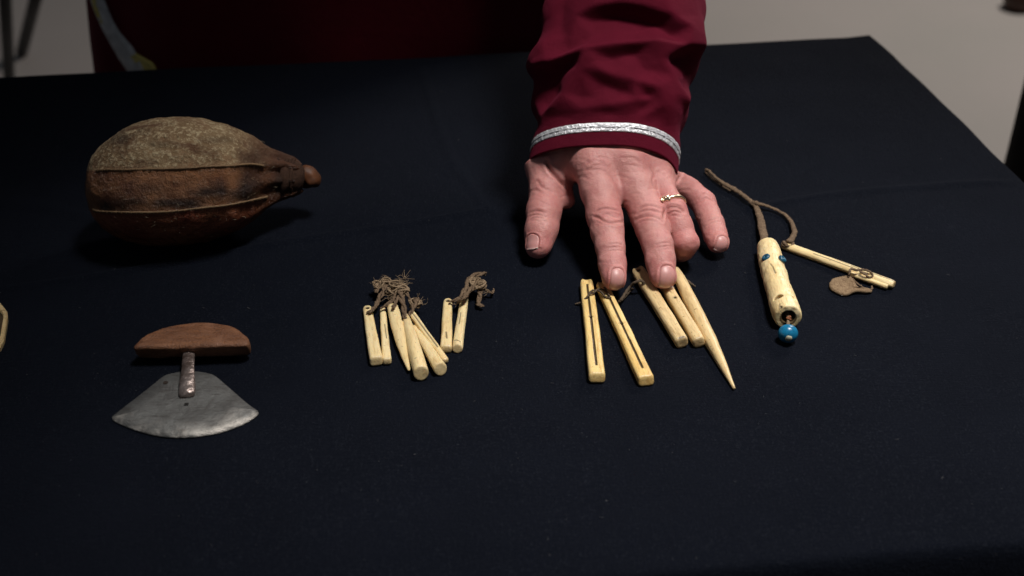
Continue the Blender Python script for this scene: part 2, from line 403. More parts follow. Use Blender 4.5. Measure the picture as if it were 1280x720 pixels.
# ------------------------------------------------------------------ skin pouch (left)
pxm = .75/1500
def xz(X_, Y_, sc, ox, oy): return ox+X_/sc, oy+Y_/sc
prof = np.array([(65, 0), (67, 28), (74, 62), (90, 108), (118, 152), (150, 188), (200, 222), (250, 246), (330, 270), (400, 281), (500, 284), (600, 274), (700, 247), (760, 222), (820, 190), (850, 164), (880, 138), (920, 112), (955, 94), (990, 84), (1012, 68), (1025, 52)])
prof = np.c_[prof[:, 0]/3.6+90, prof[:, 1]/3.6]
AX = lambda x: np.interp(x, [105, 215, 300, 360, 400], [236, 226, 224, 221, 224])      # pixel row of the axis
zax = lambda x: np.interp(x, [105, 215, 300, 345, 400], [.040, .0425, .041, .037, .030])
xs = np.r_[prof[0, 0]+np.array([0, .15, .5, 1.2, 2.4]), np.linspace(112, prof[-1, 0], 150)]; nr = 140
V = []
for x in xs:
    c0 = at(x, AX(x), zax(x)); dist = np.linalg.norm(c0-CAM); r = np.interp(x, prof[:, 0], prof[:, 1])*dist/FPX*.985
    ph = np.arange(nr)*2*math.pi/nr
    V.append(c0+np.c_[np.zeros(nr), r*1.0*np.cos(ph), r*np.sin(ph)])
V = np.vstack(V); phs = np.tile(np.arange(nr)*2*math.pi/nr, len(xs)); xpix = np.repeat(xs, nr)
F = [(i*nr+j, i*nr+(j+1) % nr, (i+1)*nr+(j+1) % nr, (i+1)*nr+j) for i in range(len(xs)-1) for j in range(nr)]
T = np.asarray(F); nrm = -vnormals(V, F) if (vnormals(V, F)[nr*80+nr//4] @ np.array([0, 0, 1])) < 0 else vnormals(V, F)
lum = .0009*vnoise(V, 30, 1)-.0010*np.abs(vnoise(V*np.array([.45, 1, 1]), 70, 21))-.0005*np.abs(vnoise(V, 170, 22))+.0006*vnoise(V*np.array([.5, 1, 1]), 110, 2)+.0003*vnoise(V, 330, 5)
lum += np.clip((xpix-300)/60, 0, 1)*(.0022*np.sin(phs*7+1.5*vnoise(V, 50, 6))+.0012*vnoise(V, 120, 7))*np.clip((395-xpix)/20, 0, 1)
V = V+nrm*lum[:, None]; V[:, 2] = np.maximum(V[:, 2], .0004+.004*np.exp(-(V[:, 2].clip(-1, 9)/.004).clip(0, 5)))
pbvh = BVHTree.FromPolygons([tuple(p) for p in V], F)
def hit(bv, px, py, lift=0.0):
    r = ray(px, py); h = bv.ray_cast(Vector(CAM), Vector(r))
    return None if h[0] is None else np.array(h[0])+np.array(h[1] if h[1].dot(Vector(r)) < 0 else -h[1])*lift
seam1 = [(121, 213), (135, 212), (160, 212), (200, 211), (232, 210), (260, 208), (290, 207), (312, 205), (330, 207)]
seam2 = [(117, 262), (125, 264), (150, 265), (180, 265.5), (215, 264), (250, 260), (285, 256), (315, 250), (334, 246)]
s1 = [hit(pbvh, x, y) for x, y in seam1]; s2 = [hit(pbvh, x, y) for x, y in seam2]
# colour zones by angle: top panel / band / underside
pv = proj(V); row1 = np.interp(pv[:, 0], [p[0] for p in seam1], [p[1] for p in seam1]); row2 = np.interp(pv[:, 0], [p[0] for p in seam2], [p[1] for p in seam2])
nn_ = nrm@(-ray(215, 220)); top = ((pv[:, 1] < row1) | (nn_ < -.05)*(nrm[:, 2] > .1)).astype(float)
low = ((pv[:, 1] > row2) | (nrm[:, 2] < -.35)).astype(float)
d1 = np.minimum(seg_dist(V, s1), seg_dist(V, s2)); ridge = np.exp(-(d1/.0011)**2)-.45*np.exp(-((d1-.003)/.0018)**2)
V = V+nrm*(.0005*ridge)[:, None]
necky = np.clip((xpix-305)/45, 0, 1)
blot = np.zeros(len(V)); nz_ = vnoise(V, 90, 31)*.5+vnoise(V, 220, 32)*.35
for bx, by, bw, bh, ba in ((262, 240, 26, 7, .95), (225, 254, 38, 6, .9), (160, 252, 26, 5, .7), (190, 236, 18, 5, .5), (300, 244, 18, 8, .8), (205, 180, 22, 5, .35), (270, 175, 22, 6, .4), (150, 170, 12, 8, .35), (360, 226, 22, 14, .8)):
    e_ = ((pv[:, 0]-bx)/bw)**2+((pv[:, 1]-by)/bh)**2; blot = np.maximum(blot, ba*np.clip(1.25-e_*.8+nz_, 0, 1)*(np.exp(-e_*.25)))
pm, nt, b = mat('pouch_hide'); v = coords(nt); vs = coords(nt, (.35, 1, 1))
n1 = noise(nt, v, 42, 5, .65); n2 = noise(nt, v, 380, 4, .75); n3 = noise(nt, vs, 95, 4, .6); n4 = noise(nt, v, 22, 3)
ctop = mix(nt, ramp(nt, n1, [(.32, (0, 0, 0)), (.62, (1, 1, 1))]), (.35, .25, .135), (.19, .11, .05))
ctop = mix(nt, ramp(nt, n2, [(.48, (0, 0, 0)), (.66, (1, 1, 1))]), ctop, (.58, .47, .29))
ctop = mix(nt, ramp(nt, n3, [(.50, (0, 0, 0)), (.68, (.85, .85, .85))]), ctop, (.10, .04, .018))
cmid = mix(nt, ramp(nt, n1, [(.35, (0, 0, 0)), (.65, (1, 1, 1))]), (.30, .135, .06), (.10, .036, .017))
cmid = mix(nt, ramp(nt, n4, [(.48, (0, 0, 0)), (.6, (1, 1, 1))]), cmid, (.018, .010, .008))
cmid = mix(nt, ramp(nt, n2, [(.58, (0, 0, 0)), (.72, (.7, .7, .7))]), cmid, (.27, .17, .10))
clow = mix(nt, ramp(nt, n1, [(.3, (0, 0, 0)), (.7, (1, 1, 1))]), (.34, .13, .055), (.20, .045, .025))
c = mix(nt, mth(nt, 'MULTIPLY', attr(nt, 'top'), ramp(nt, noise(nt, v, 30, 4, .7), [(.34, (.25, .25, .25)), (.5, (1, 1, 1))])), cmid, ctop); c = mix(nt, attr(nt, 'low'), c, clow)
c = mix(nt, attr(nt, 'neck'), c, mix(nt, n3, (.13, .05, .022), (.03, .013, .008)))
c = mix(nt, attr(nt, 'blot'), c, (.020, .010, .007)); c = mix(nt, mth(nt, 'MULTIPLY', attr(nt, 'seam'), .5), c, (.25, .15, .08))
L(nt, c, b.inputs['Base Color']); P_(b, Specular_IOR_Level=.45)
L(nt, mth(nt, 'ADD', .24, mth(nt, 'MULTIPLY', attr(nt, 'top'), .5)), b.inputs['Roughness'])
bump(nt, b, mth(nt, 'ADD', n2, mth(nt, 'MULTIPLY', n3, .7)), .0030, .9)
pch = empty('hide_pouch', at(215, 250, 0), 'mottled brown gourd shaped hide pouch with raised seams and a stoppered neck', 'pouch')
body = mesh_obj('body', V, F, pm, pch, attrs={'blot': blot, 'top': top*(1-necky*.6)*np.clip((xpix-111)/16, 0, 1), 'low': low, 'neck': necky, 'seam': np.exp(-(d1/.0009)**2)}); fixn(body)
pbvh = BVHTree.FromPolygons([tuple(p) for p in V], F)
STITCH = m_simple('stitch_hide', (.25, .155, .08), .7, sc=900)
for sm in (seam1, seam2):
    line = catmull([hit(pbvh, x, y, .0001) for x, y in sm], 14)
    o = mesh_obj('seam', *tube(line, .00060*(1+.3*rng.random(len(line))), n=6, wob=.15), STITCH, pch)
    cur = []
    for k in range(2, len(line)-2, 3):
        t_ = line[k+1]-line[k-1]; t_ /= np.linalg.norm(t_); sd = np.cross(t_, (0, -.6, .8)); sd /= np.linalg.norm(sd)
        cur.append(tube([line[k]+sd*.0013-np.array([0, -.0003, .0004]), line[k]+np.array([0, -.0004, .0006]), line[k]-sd*.0013-np.array([0, -.0003, .0004])], .0003, n=5))
    mesh_obj('stitching', *join(cur), m_simple('seam_thread', (.2, .12, .06), .8), pch)
# neck binding and stopper
def ring_around(xp, r, tr, turns=1, tilt=.0):
    pts = []; 
    for a in np.linspace(0, turns*2*math.pi, int(36*turns)+1):
        x = xp+tilt*math.sin(a)*6+a/(2*math.pi)*4.2; c0 = at(x, AX(x), zax(x)); rr = r*(1+.05*math.sin(3*a))
        pts.append(c0+np.array([0, rr*math.cos(a), rr*math.sin(a)]))
    return tube(pts, tr, n=7, wob=.12)
BIND = m_thong('neck_binding_hide', (.03, .014, .009), (.10, .05, .03), 500)
mesh_obj('neck_binding', *ring_around(356, .0122, .0013, 3, .5), BIND, pch)
mesh_obj('neck_collar', *tube([at(x, AX(x), zax(x)) for x in (344, 350, 357, 365, 372, 378)], [.0140, .0125, .0108, .0115, .0100, .0070], n=22, wob=.06), BIND, pch)
g = Grid(at(386, 222, .03)-.03, at(386, 222, .03)+.03, .0008); sl, X = g.block(g.lo, g.lo+g.n*g.h)
pa, pb = at(374, 220, .031), at(387, 224, .030)
d = d_cap(X, pa, pb, .0068, .0070, (0, .4, 1), .95); d = smin(d, d_cap(X, pb+np.array([-.001, .001, .004]), pb+np.array([.001, 0, .002]), .0055, .005), .003)
g.g = d.astype(np.float32); V, F = surface(g.g, g.lo, g.h); V = V+.0012*vnoise(V, 200, 3)[:, None]*vnormals(V, F)
mesh_obj('stopper', V, F, m_simple('orange_brown_wood', (.17, .06, .022), .55, var=.9, sc=110), pch)
# hairs and loose strands on the pouch
hs = []
for _ in range(260):
    x, y = rng.uniform(125, 345), rng.uniform(152, 300); h = hit(pbvh, x, y)
    if h is None: continue
    dd = np.array([rng.normal(), rng.normal()*.6-.3, rng.normal()*.4+.5]); dd /= np.linalg.norm(dd); ln = rng.uniform(.0015, .004)
    hs.append(tube([h, h+dd*ln*.6, h+dd*ln+rng.normal(size=3)*.0006], [.00012, .0001, .00005], n=3))
o = mesh_obj('hair', *join(hs), m_simple('pale_hair', (.38, .30, .20), .7, bmp=0), pch); o['kind'] = 'stuff'

# ------------------------------------------------------------------ ulu
ul = empty('crescent_knife', at(233, 505, 0), 'small crescent knife with a grey steel blade and curved brown wooden handle', 'knife')
Z2 = lambda X_, Y_: (120+X_/4, 380+Y_/4)
g = Grid((-.26, -.07, 0), (-.145, -.005, .02), .0006)
g = Grid(at(155, 460, 0)-[.01, .01, 0.002], at(322, 392, 0)+[.012, .012, .026], .0006); sl, X = g.block(g.lo, g.lo+g.n*g.h)
# plan outline of handle (top face) at z=.0145
HZ = .0155
pts = [at(*Z2(*p), HZ) for p in ((152, 206), (475, 68), (790, 190), (470, 196))]
lft, tp, rgt, mid_ = pts
tp2 = tp
# circle through left, top, right
def circ(a, b_, c_):
    ax, ay, bx, by, cx_, cy = a[0], a[1], b_[0], b_[1], c_[0], c_[1]
    dd = 2*(ax*(by-cy)+bx*(cy-ay)+cx_*(ay-by))
    return np.array([((ax*ax+ay*ay)*(by-cy)+(bx*bx+by*by)*(cy-ay)+(cx_*cx_+cy*cy)*(ay-by))/dd, ((ax*ax+ay*ay)*(cx_-bx)+(bx*bx+by*by)*(ax-cx_)+(cx_*cx_+cy*cy)*(bx-ax))/dd])
cc = circ(lft, tp, rgt); RR = np.linalg.norm(tp[:2]-cc)
dc = np.sqrt((X[..., 0]-cc[0])**2+(X[..., 1]-cc[1])**2)-RR
ybase = np.interp(X[..., 0], [lft[0], mid_[0], rgt[0]], [lft[1], mid_[1]-.001, rgt[1]])-.001
d2 = smax(dc, ybase+np.clip(HZ-.0025-X[..., 2], 0, .02)*.35-X[..., 1], .0035)
xe = np.maximum(lft[0]+.0015-X[..., 0], X[..., 0]-rgt[0]+.0015); d2 = smax(d2, xe, .004)
dz = np.maximum(X[..., 2]-(HZ-.0012*((X[..., 1]-mid_[1])/.02)), .0022-X[..., 2])
g.g = smax(d2, dz, .0035).astype(np.float32)+.0006; V, F = surface(g.g, g.lo, g.h); Nn = vnormals(V, F); V = V+Nn*(.0005*vnoise(V, 130, 2)+.00022*vnoise(V*np.array([.4, 1, 1]), 500, 3))[:, None]
hm, nt, b = mat('worn_wood_handle'); v = coords(nt); vs = coords(nt, (.22, 1, 1)); n1 = noise(nt, vs, 190, 5, .65); n2 = noise(nt, v, 900, 3, .7); n3 = noise(nt, v, 60, 3)
c = mix(nt, ramp(nt, n1, [(.3, (0, 0, 0)), (.7, (1, 1, 1))]), (.27, .115, .05), (.13, .05, .023)); c = mix(nt, ramp(nt, n2, [(.48, (0, 0, 0)), (.72, (.9, .9, .9))]), c, (.055, .022, .011))
c = mix(nt, ramp(nt, n3, [(.5, (0, 0, 0)), (.7, (.6, .6, .6))]), c, (.30, .15, .09)); L(nt, c, b.inputs['Base Color']); P_(b, Roughness=.48); bump(nt, b, mth(nt, 'ADD', n1, n2), .0012, .8)
mesh_obj('handle', V, F, hm, ul)
# blade
out = [(78, 562), (130, 520), (215, 455), (290, 395), (340, 357), (385, 343), (430, 336), (470, 334), (520, 337), (565, 345), (600, 360), (650, 402), (700, 445), (760, 497), (812, 534)]
low_ = [(790, 552), (745, 580), (680, 608), (600, 632), (520, 645), (440, 652), (350, 649), (270, 636), (190, 613), (130, 590), (98, 575)]
def dense(p, n=5): return catmull([(a, c_, 0) for a, c_ in p], n)
o1 = dense(out); o2 = dense([out[-1]]+low_+[out[0]])
bm_pts = [at(*Z2(a, c_), .0030) for a, c_, _ in np.vstack([o1, o2[1:-1]])]
bp = np.array(bm_pts); cenb = at(*Z2(450, 480), .003); kk = len(o1); nB = len(bp)
rings = []; inner = bp+(cenb-bp)*np.array([(.012 if i < kk else .10) for i in range(nB)])[:, None]
sag = lambda p: .0006*(1-np.clip(np.linalg.norm((p-cenb)[:, :2], axis=1)/.05, 0, 1))
edgez = np.array([.0022 if i < kk else .0011 for i in range(nB)])
r0 = bp.copy(); r0[:, 2] = edgez; r1 = inner.copy(); r1[:, 2] = .0029
r2 = inner+(cenb-inner)*.35; r2[:, 2] = .0030; r3 = inner+(cenb-inner)*.7; r3[:, 2] = .0031
r4 = bp.copy(); r4[:, 2] = edgez-.0007
V = np.vstack([r4, r0, r1, r2, r3, cenb[None]+[0, 0, .0001], cenb[None]*[1, 1, 0]+[0, 0, .0006]]); F = []
for k in range(4): F += [(k*nB+j, k*nB+(j+1) % nB, (k+1)*nB+(j+1) % nB, (k+1)*nB+j) for j in range(nB)]
F += [(4*nB+j, 4*nB+(j+1) % nB, 5*nB) for j in range(nB)]; F += [((j+1) % nB, j, 5*nB+1) for j in range(nB)]
bl, nt, b = mat('worn_steel_blade'); v = coords(nt); n1 = noise(nt, v, 70, 5, .75, .4); n2 = noise(nt, coords(nt, (.25, 1.6, 1)), 420, 4, .75); n3 = noise(nt, v, 140, 2)
c = mix(nt, ramp(nt, n1, [(.35, (0, 0, 0)), (.65, (1, 1, 1))]), (.21, .215, .21), (.11, .108, .105)); c = mix(nt, ramp(nt, n2, [(.55, (0, 0, 0)), (.72, (1, 1, 1))]), c, (.07, .06, .055))
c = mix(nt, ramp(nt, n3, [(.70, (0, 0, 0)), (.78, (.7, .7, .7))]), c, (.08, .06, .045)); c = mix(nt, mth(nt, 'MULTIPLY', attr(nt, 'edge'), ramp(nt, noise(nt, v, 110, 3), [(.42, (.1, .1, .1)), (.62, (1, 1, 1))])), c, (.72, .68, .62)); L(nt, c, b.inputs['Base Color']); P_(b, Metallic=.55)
L(nt, mth(nt, 'ADD', .38, mth(nt, 'MULTIPLY', n1, .3)), b.inputs['Roughness']); bump(nt, b, mth(nt, 'ADD', n1, mth(nt, 'MULTIPLY', n2, .6)), .0012, .8)
edge_glint = np.zeros(len(V)); edge_glint[nB+kk:2*nB] = 1; edge_glint[kk:nB] = 1; edge_glint[2*nB+kk:3*nB] = .35  # bright glint painted into the steel colour along the cutting bevel
o = mesh_obj('blade', V, F, bl, ul, attrs={'edge': edge_glint}); fixn(o); o.data.polygons.foreach_set('use_smooth', [True]*len(o.data.polygons))
DARK = m_simple('dark_hole', (.006, .005, .004), .9, bmp=0)
def plug(px, py, z, r, name, m, par, sq=False, h=.0003):
    c0 = at(px, py, z); n = 4 if sq else 12; ph = np.arange(n)*2*math.pi/n+(math.pi/4 if sq else 0)
    ring = np.c_[c0[0]+r*np.cos(ph), c0[1]+r*np.sin(ph), np.full(n, z)]; lo_ = ring.copy(); lo_[:, 2] -= .001; ring[:, 2] += h
    return mesh_obj(name, np.vstack([lo_, ring]), [tuple(range(n, 2*n))]+[(j, (j+1) % n, n+(j+1) % n, n+j) for j in range(n)], m, par, False)
plug(233, 505.6, .0031, .0016, 'hole', DARK, ul, True); plug(207, 478.5, .0030, .0014, 'pit', m_simple('rust_pit', (.03, .02, .015), .9), ul)
# tang: hammered strap from handle to blade
ta, tc = at(237, 431, .0085), at(233.7, 495.5, .0042)
pth = np.array([ta+(tc-ta)*t+np.array([0, 0, .0015*math.sin(t*math.pi)]) for t in np.linspace(-.22, 1, 26)])
tm_, nt, b = mat('hammered_tang'); v = coords(nt); n1 = noise(nt, v, 170, 3, .5); c = mix(nt, ramp(nt, n1, [(.35, (0, 0, 0)), (.65, (1, 1, 1))]), (.20, .145, .125), (.46, .38, .35)); L(nt, c, b.inputs['Base Color']); P_(b, Metallic=.8, Roughness=.38); bump(nt, b, n1, .002, 1)
V, F = tube(pth, np.interp(np.linspace(0, 1, 26), [0, .15, .6, .85, .97, 1], [.0030, .0032, .0036, .0044, .0046, .0036]), flat=.42, n=14)
V = V+np.outer(.0005*vnoise(V, 260, 1), (0, 0, 1)); mesh_obj('tang', V, F, tm_, ul)

# ------------------------------------------------------------------ bone bars, pegs and points
def bone(name, top, bot, w0, w1, h0, h1, mt, parent, kind='bar', groove=False, hole=None, tip=None, z0=None, z1=None, roll=0, slits=(), res=.00035, cut=0.0, rnd=.0019, dishtop=False, tophole=True):
    """one bone piece lying between two picture points: top and bot are (px,py) ends of its upper face"""
    z0 = h0/2+.0004 if z0 is None else z0; z1 = h1/2+.0004 if z1 is None else z1
    a = at(top[0], top[1], z0); b_ = at(bot[0], bot[1], z1); Ln = np.linalg.norm(b_-a)
    ex = (b_-a)/Ln; ey = np.cross((0, 0, 1), ex); ey /= np.linalg.norm(ey); ez = np.cross(ex, ey)
    ey, ez = ey*math.cos(roll)+ez*math.sin(roll), ez*math.cos(roll)-ey*math.sin(roll)
    m = .002+max(w0, w1)/2; g = Grid((-.002, -m, -m), (Ln+.002, m, m), res); _, X = g.block(g.lo, g.lo+g.n*g.h)
    x, y, z_ = X[..., 0], X[..., 1], X[..., 2]; t = np.clip(x/Ln, 0, 1)
    if kind == 'bar':
        wob = .00012*np.sin(x*90)+.00005*np.sin(x*300+1); W_ = (w0+(w1-w0)*t)/2; H_ = (h0+(h1-h0)*t)/2
        qx = np.abs(y+wob)-W_+rnd; qy = np.abs(z_)-H_+rnd
        d = np.sqrt(np.maximum(qx, 0)**2+np.maximum(qy, 0)**2)+np.minimum(np.maximum(qx, qy), 0)-rnd
        endr = W_*.8
        e0 = -x-np.sqrt(np.maximum(0, 1-np.minimum(1, np.abs(y)/W_)**2))*endr+endr
        d = smax(d, e0, .0012); d = smax(d, x-Ln+cut*z_, .0018)
        if dishtop: d = smax(d, -(np.sqrt((x-.003)**2*.25+y**2+(z_-H_-.0006)**2)-.0022), .001)
    else:
        if tip: prf = np.interp(t, tip[0], tip[1])
        else: prf = 1.0
        W_ = (w0+(w1-w0)*t)/2*prf; H_ = (h0+(h1-h0)*t)/2*prf
        rr = np.sqrt((y/np.maximum(W_, 1e-5))**2+(z_/np.maximum(H_, 1e-5))**2); d = (rr-1)*np.minimum(W_, H_)
        d = smax(d, -x, .0012); d = smax(d, x-Ln+cut*z_, .0009 if kind == 'peg' else .0005)
    Ht = (h0+(h1-h0)*t)/2
    if groove: d = smax(d, -(np.sqrt(y**2+((z_-Ht)*.8)**2)-.0006+np.maximum(0, Ln*.07-x)*.3+np.maximum(0, x-Ln*.9)*.3), .0003)
    if hole: d = smax(d, -(np.sqrt((x-Ln*hole)**2+y**2)-.0008), .0003)
    if tophole: d = smax(d, -np.maximum(np.sqrt((x-.0035)**2+y**2)-.0010, -z_-.5), .0003)
    g.g = d.astype(np.float32); V, F = surface(g.g, g.lo, g.h); Nn = vnormals(V, F)
    V2 = V+Nn*(.00014*vnoise(V*np.array([.3, 1, 1])+a, 330, 4))[:, None]
    dirt = np.zeros(len(V)); HtV = (h0+(h1-h0)*np.clip(V[:, 0]/Ln, 0, 1))/2
    if groove: dirt = np.maximum(dirt, (np.abs(V[:, 1]) < .0007)*(V[:, 2] > 0)*(V[:, 2] < HtV+.001)*(V[:, 0] > Ln*.06)*(V[:, 0] < Ln*.92)*.95)
    if hole: dirt = np.maximum(dirt, np.exp(-(np.hypot(V[:, 0]-Ln*hole, V[:, 1])/.0012)**2))
    if tophole: dirt = np.maximum(dirt, np.exp(-(np.hypot(V[:, 0]-.0035, V[:, 1])/.0014)**4))
    for (t0, y0, t1, y1, wd) in slits:
        line = np.array([(t0*Ln, y0, 0), (t1*Ln, y1, 0)]); q = V.copy(); q[:, 2] = 0; dd = seg_dist(q, line); k = np.exp(-(dd/wd)**2)*(V[:, 2] > -.001); dirt = np.maximum(dirt, k*.9); V2 = V2-Nn*(k*.0003)[:, None]
    ends = np.clip(1-np.minimum(V[:, 0], Ln-V[:, 0])/.0022, 0, 1)*.8
    me = bpy.data.meshes.new(name); me.from_pydata(V2.tolist(), [], F.tolist()); me.polygons.foreach_set('use_smooth', [True]*len(me.polygons))
    for k, arr in (('dirt', dirt), ('worn', ends)):
        q = me.attributes.new(k, 'FLOAT', 'POINT'); q.data.foreach_set('value', arr.astype(np.float32))
    me.materials.append(mt); o = bpy.data.objects.new(name, me); COL.objects.link(o)
    M = Matrix([[ex[i], ey[i], ez[i], a[i]] for i in range(3)]+[[0, 0, 0, 1]])
    o.parent = parent; o.matrix_local = Matrix.Translation(-parent.location)@M
    return o
def pth_px(pts, n=8): return catmull([at(x, y, z) for x, y, z in pts], n)
def thong(name, pts, r, parent, m=THONG, flat=.6, n=8, wob=.12, seg=8, lab=None):
    p = pth_px(pts, seg); p = p+rng.normal(size=p.shape)*.00012
    return mesh_obj(name, *tube(p, r, flat=flat, n=n, wob=wob), m, parent)
def fibres(name, spots, parent, m=FRAY, cnt=14, ln=.006, r=.00018):
    fs = []
    for x, y, z in spots:
        c0 = at(x, y, z)
        for _ in range(cnt):
            dd = rng.normal(size=3); dd[2] = abs(dd[2])*.6; dd /= np.linalg.norm(dd); l_ = ln*rng.uniform(.4, 1.1)
            p = c0+rng.normal(size=3)*[.0012, .0012, .0004]; q = [p, p+dd*l_*.5+rng.normal(size=3)*.0006, p+dd*l_+rng.normal(size=3)*.0012]
            for k in q: k[2] = max(k[2], .0006)
            fs.append(tube(catmull(q, 3), [r, r*.9, r*.5], n=4))
    o = mesh_obj(name, *join(fs), m, parent); o['kind'] = 'stuff'; return o
def coil(x, y, z, R0, r, turns, parent, m=FRAY, name='knot'):
    c0 = at(x, y, z); pts = []; ph = rng.uniform(0, 6, 3)
    for a in np.linspace(0, turns*2*math.pi, int(turns*14)):
        pts.append(c0+R0*np.array([math.cos(a)*(1+.25*math.sin(a*.37+ph[0])), math.sin(a)*math.cos(a*.23+ph[1]), .75*math.sin(a*.31+ph[2])*math.sin(a+ph[0])]))
    pts = np.array(pts); pts[:, 2] = np.maximum(pts[:, 2], .0008)
    return mesh_obj(name, *tube(pts, r, n=6, wob=.15), m, parent)

# bundle of six pegs
Z3 = lambda X_, Y_: (430+X_/4.233, 320+Y_/4.233)
def twist(name, pts, r, parent, m=THONG, turns=5, k=3):
    p = pth_px(pts, 14); n_ = len(p); rr_ = np.interp(np.linspace(0, 1, n_), np.linspace(0, 1, len(r)), r); T_ = np.gradient(p, axis=0); T_ /= np.linalg.norm(T_, axis=1)[:, None]
    s_ = np.cross(T_, (0, 0, 1)); s_ /= np.linalg.norm(s_, axis=1)[:, None]+1e-9; u_ = np.cross(s_, T_); out = []
    for j in range(k):
        a_ = np.linspace(0, turns*2*math.pi, n_)+j*2*math.pi/k+rng.uniform(-.4, .4)+.8*np.sin(np.linspace(0, 5, n_)+j*2); off = .55*rr_*(1+.25*np.sin(np.linspace(0, 9, n_)+j))
        q_ = p+s_*(np.cos(a_)*off)[:, None]+u_*(np.sin(a_)*off*.7)[:, None]; out.append(tube(q_, rr_*.62, flat=.6, n=7, wob=.2))
    return mesh_obj(name, *join(out), m, parent)
b6 = empty('bone_peg_bundle', at(500, 430, 0), 'bundle of six cream bone pegs tied at the top with a tangled frayed thong', 'bone pegs', None)
bone('peg', Z3(123, 275), Z3(170, 560), .0056, .0074, .0045, .0060, BONE3, b6, cut=.25, rnd=.0018)
bone('peg', Z3(206, 280), Z3(226, 562), .0036, .0052, .0036, .0045, BONE3, b6, cut=.2, rnd=.0016, slits=((.35, .0004, .62, .0009, .0003),), tophole=False)
bone('pointed_peg', Z3(256, 262), Z3(345, 607), .0080, .0080, .0052, .0052, BONE3, b6, kind='pt', tip=((0, .3, .55, .8, .93, 1), (.85, 1, .92, .6, .36, .2)), z0=.0065, z1=.0024)
bone('tapered_peg', Z3(325, 312), Z3(408, 622), .0040, .0088, .0040, .0086, BONE3, b6, kind='peg', cut=.3, tip=((0, .1, .3, 1), (.8, 1.1, 1.2, 1)), tophole=False, z0=.006, z1=.0048)
bone('peg', Z3(372, 375), Z3(512, 600), .0042, .0078, .0040, .0076, BONE3, b6, kind='peg', cut=.3, tophole=False, z0=.0025, z1=.0042)
bone('split_peg', Z3(355, 300), Z3(541, 560), .0040, .0038, .0040, .0036, BONE3, b6, cut=.1, rnd=.0014, tophole=False, z0=.0060, z1=.0022, slits=((.08, -.0003, .75, .0002, .00045),))
for pts, r in (([(458.5, 390.5, .0062), (464, 388.5, .0075), (470, 381, .007), (476, 369, .008), (482, 356, .009)], [.0014, .0019, .0022, .0020]),
               ([(476, 386, .006), (484, 381, .008), (492, 373, .009), (497, 363, .010), (493, 354, .009)], [.0012, .0020, .0023, .0016]),
               ([(491.5, 385.5, .0105), (494, 378, .0115), (500, 368, .011), (503, 360, .010)], [.0013, .0018, .0018]),
               ([(506, 398, .0085), (505.5, 388, .0095), (503, 376, .011), (500, 366, .012), (506, 358, .012)], [.0016, .0024, .0026, .0018]),
               ([(511, 396, .006), (515, 388, .009), (519, 378, .0095), (522, 374, .009)], [.0016, .0022, .0028]),
               ([(470, 366, .007), (478, 354, .009), (487, 353, .010), (498, 356, .011), (508, 366, .011), (513, 376, .009)], [.0016, .0018, .0014, .0014])):
    twist('thong', pts, [q*.66 for q in r], b6, turns=rng.uniform(1, 2.5))
for k in ((475, 357, .008, .0036), (482, 353, .009, .0028), (497, 358, .011, .0040), (503, 364, .011, .0034), (519, 379, .008, .0032), (490, 364, .010, .003)):
    coil(k[0], k[1], k[2], k[3], .00055, 6, b6)
fibres('frayed_fibres', [(474, 357, .009), (482, 352, .009), (497, 357, .011), (505, 359, .011), (521, 377, .008), (503, 350, .010), (488, 372, .008)], b6)
# pair of pegs
b2 = empty('bone_peg_pair', at(566, 410, 0), 'pair of short cream bone pegs joined by a twisted dark thong', 'bone pegs')
bone('peg', Z3(551, 236), Z3(539, 496), .0056, .0068, .0044, .0052, BONE3, b2, cut=.2, rnd=.0018, slits=((.72, -.0002, .84, .0004, .00045),))
bone('peg', Z3(640, 205), Z3(600, 492), .0050, .0062, .0046, .0056, BONE3, b2, kind='peg', cut=.3, tophole=False, slits=((.4, -.0008, .62, -.0008, .0003), (.9, -.002, .93, .0015, .0004)))
for pts, r in (([(561.5, 377, .0065), (570, 375, .008), (577, 369, .009), (582, 360, .0095), (588, 348, .009), (597, 343, .008), (607, 342, .006)], [.0012, .0015, .0020, .0024, .0024, .0022, .0026]),
               ([(572, 378, .006), (579, 372, .011), (586, 364, .010), (592, 357, .010), (596, 352, .009)], [.0016, .0022, .0020, .0016]),
               ([(598, 357, .007), (600, 367, .006), (598, 380, .003), (604, 383, .003)], [.0024, .0022, .0018, .0014]),
               ([(601, 358, .007), (609, 363, .005), (615, 366, .004), (617, 361, .003)], [.0012, .0011, .0009])):
    twist('thong', pts, [q*.75 for q in r], b2, turns=rng.uniform(1, 2.5))
coil(597, 356, .009, .0042, .0007, 6, b2); coil(593, 352, .009, .003, .0006, 4, b2)
fibres('frayed_fibres', [(598, 356, .010), (571, 379, .006), (607, 364, .006)], b2, cnt=9, ln=.004)

# bars and awl under the hand
Z5 = lambda X_, Y_: (700+X_/4, 320+Y_/4)
b5 = empty('bone_tool_set', at(805, 420, 0), 'set of four bone bars and one long awl strung together under the fingertips', 'bone tools')
bone('grooved_bar', Z5(132, 128), Z5(186, 612), .0082, .0092, .0058, .0062, BONE, b5, groove=True, hole=.43, cut=.35, dishtop=True, tophole=False)
bone('grooved_bar', Z5(206, 140), Z5(433, 627), .0078, .0092, .0056, .0062, BONE, b5, groove=True, hole=.47, cut=.35, dishtop=True, tophole=False)
bone('plain_bar', Z5(388, 72), Z5(612, 436), .0085, .0078, .0078, .0074, BONE2, b5, cut=.1, rnd=.0027, roll=.25, dishtop=True, tophole=True, slits=((.985, -.001, .985, .002, .0006),))
bone('plain_bar', Z5(505, 110), Z5(697, 436), .0072, .0074, .0072, .0070, BONE2, b5, cut=.1, rnd=.0027, roll=.12, tophole=False, hole=.39)
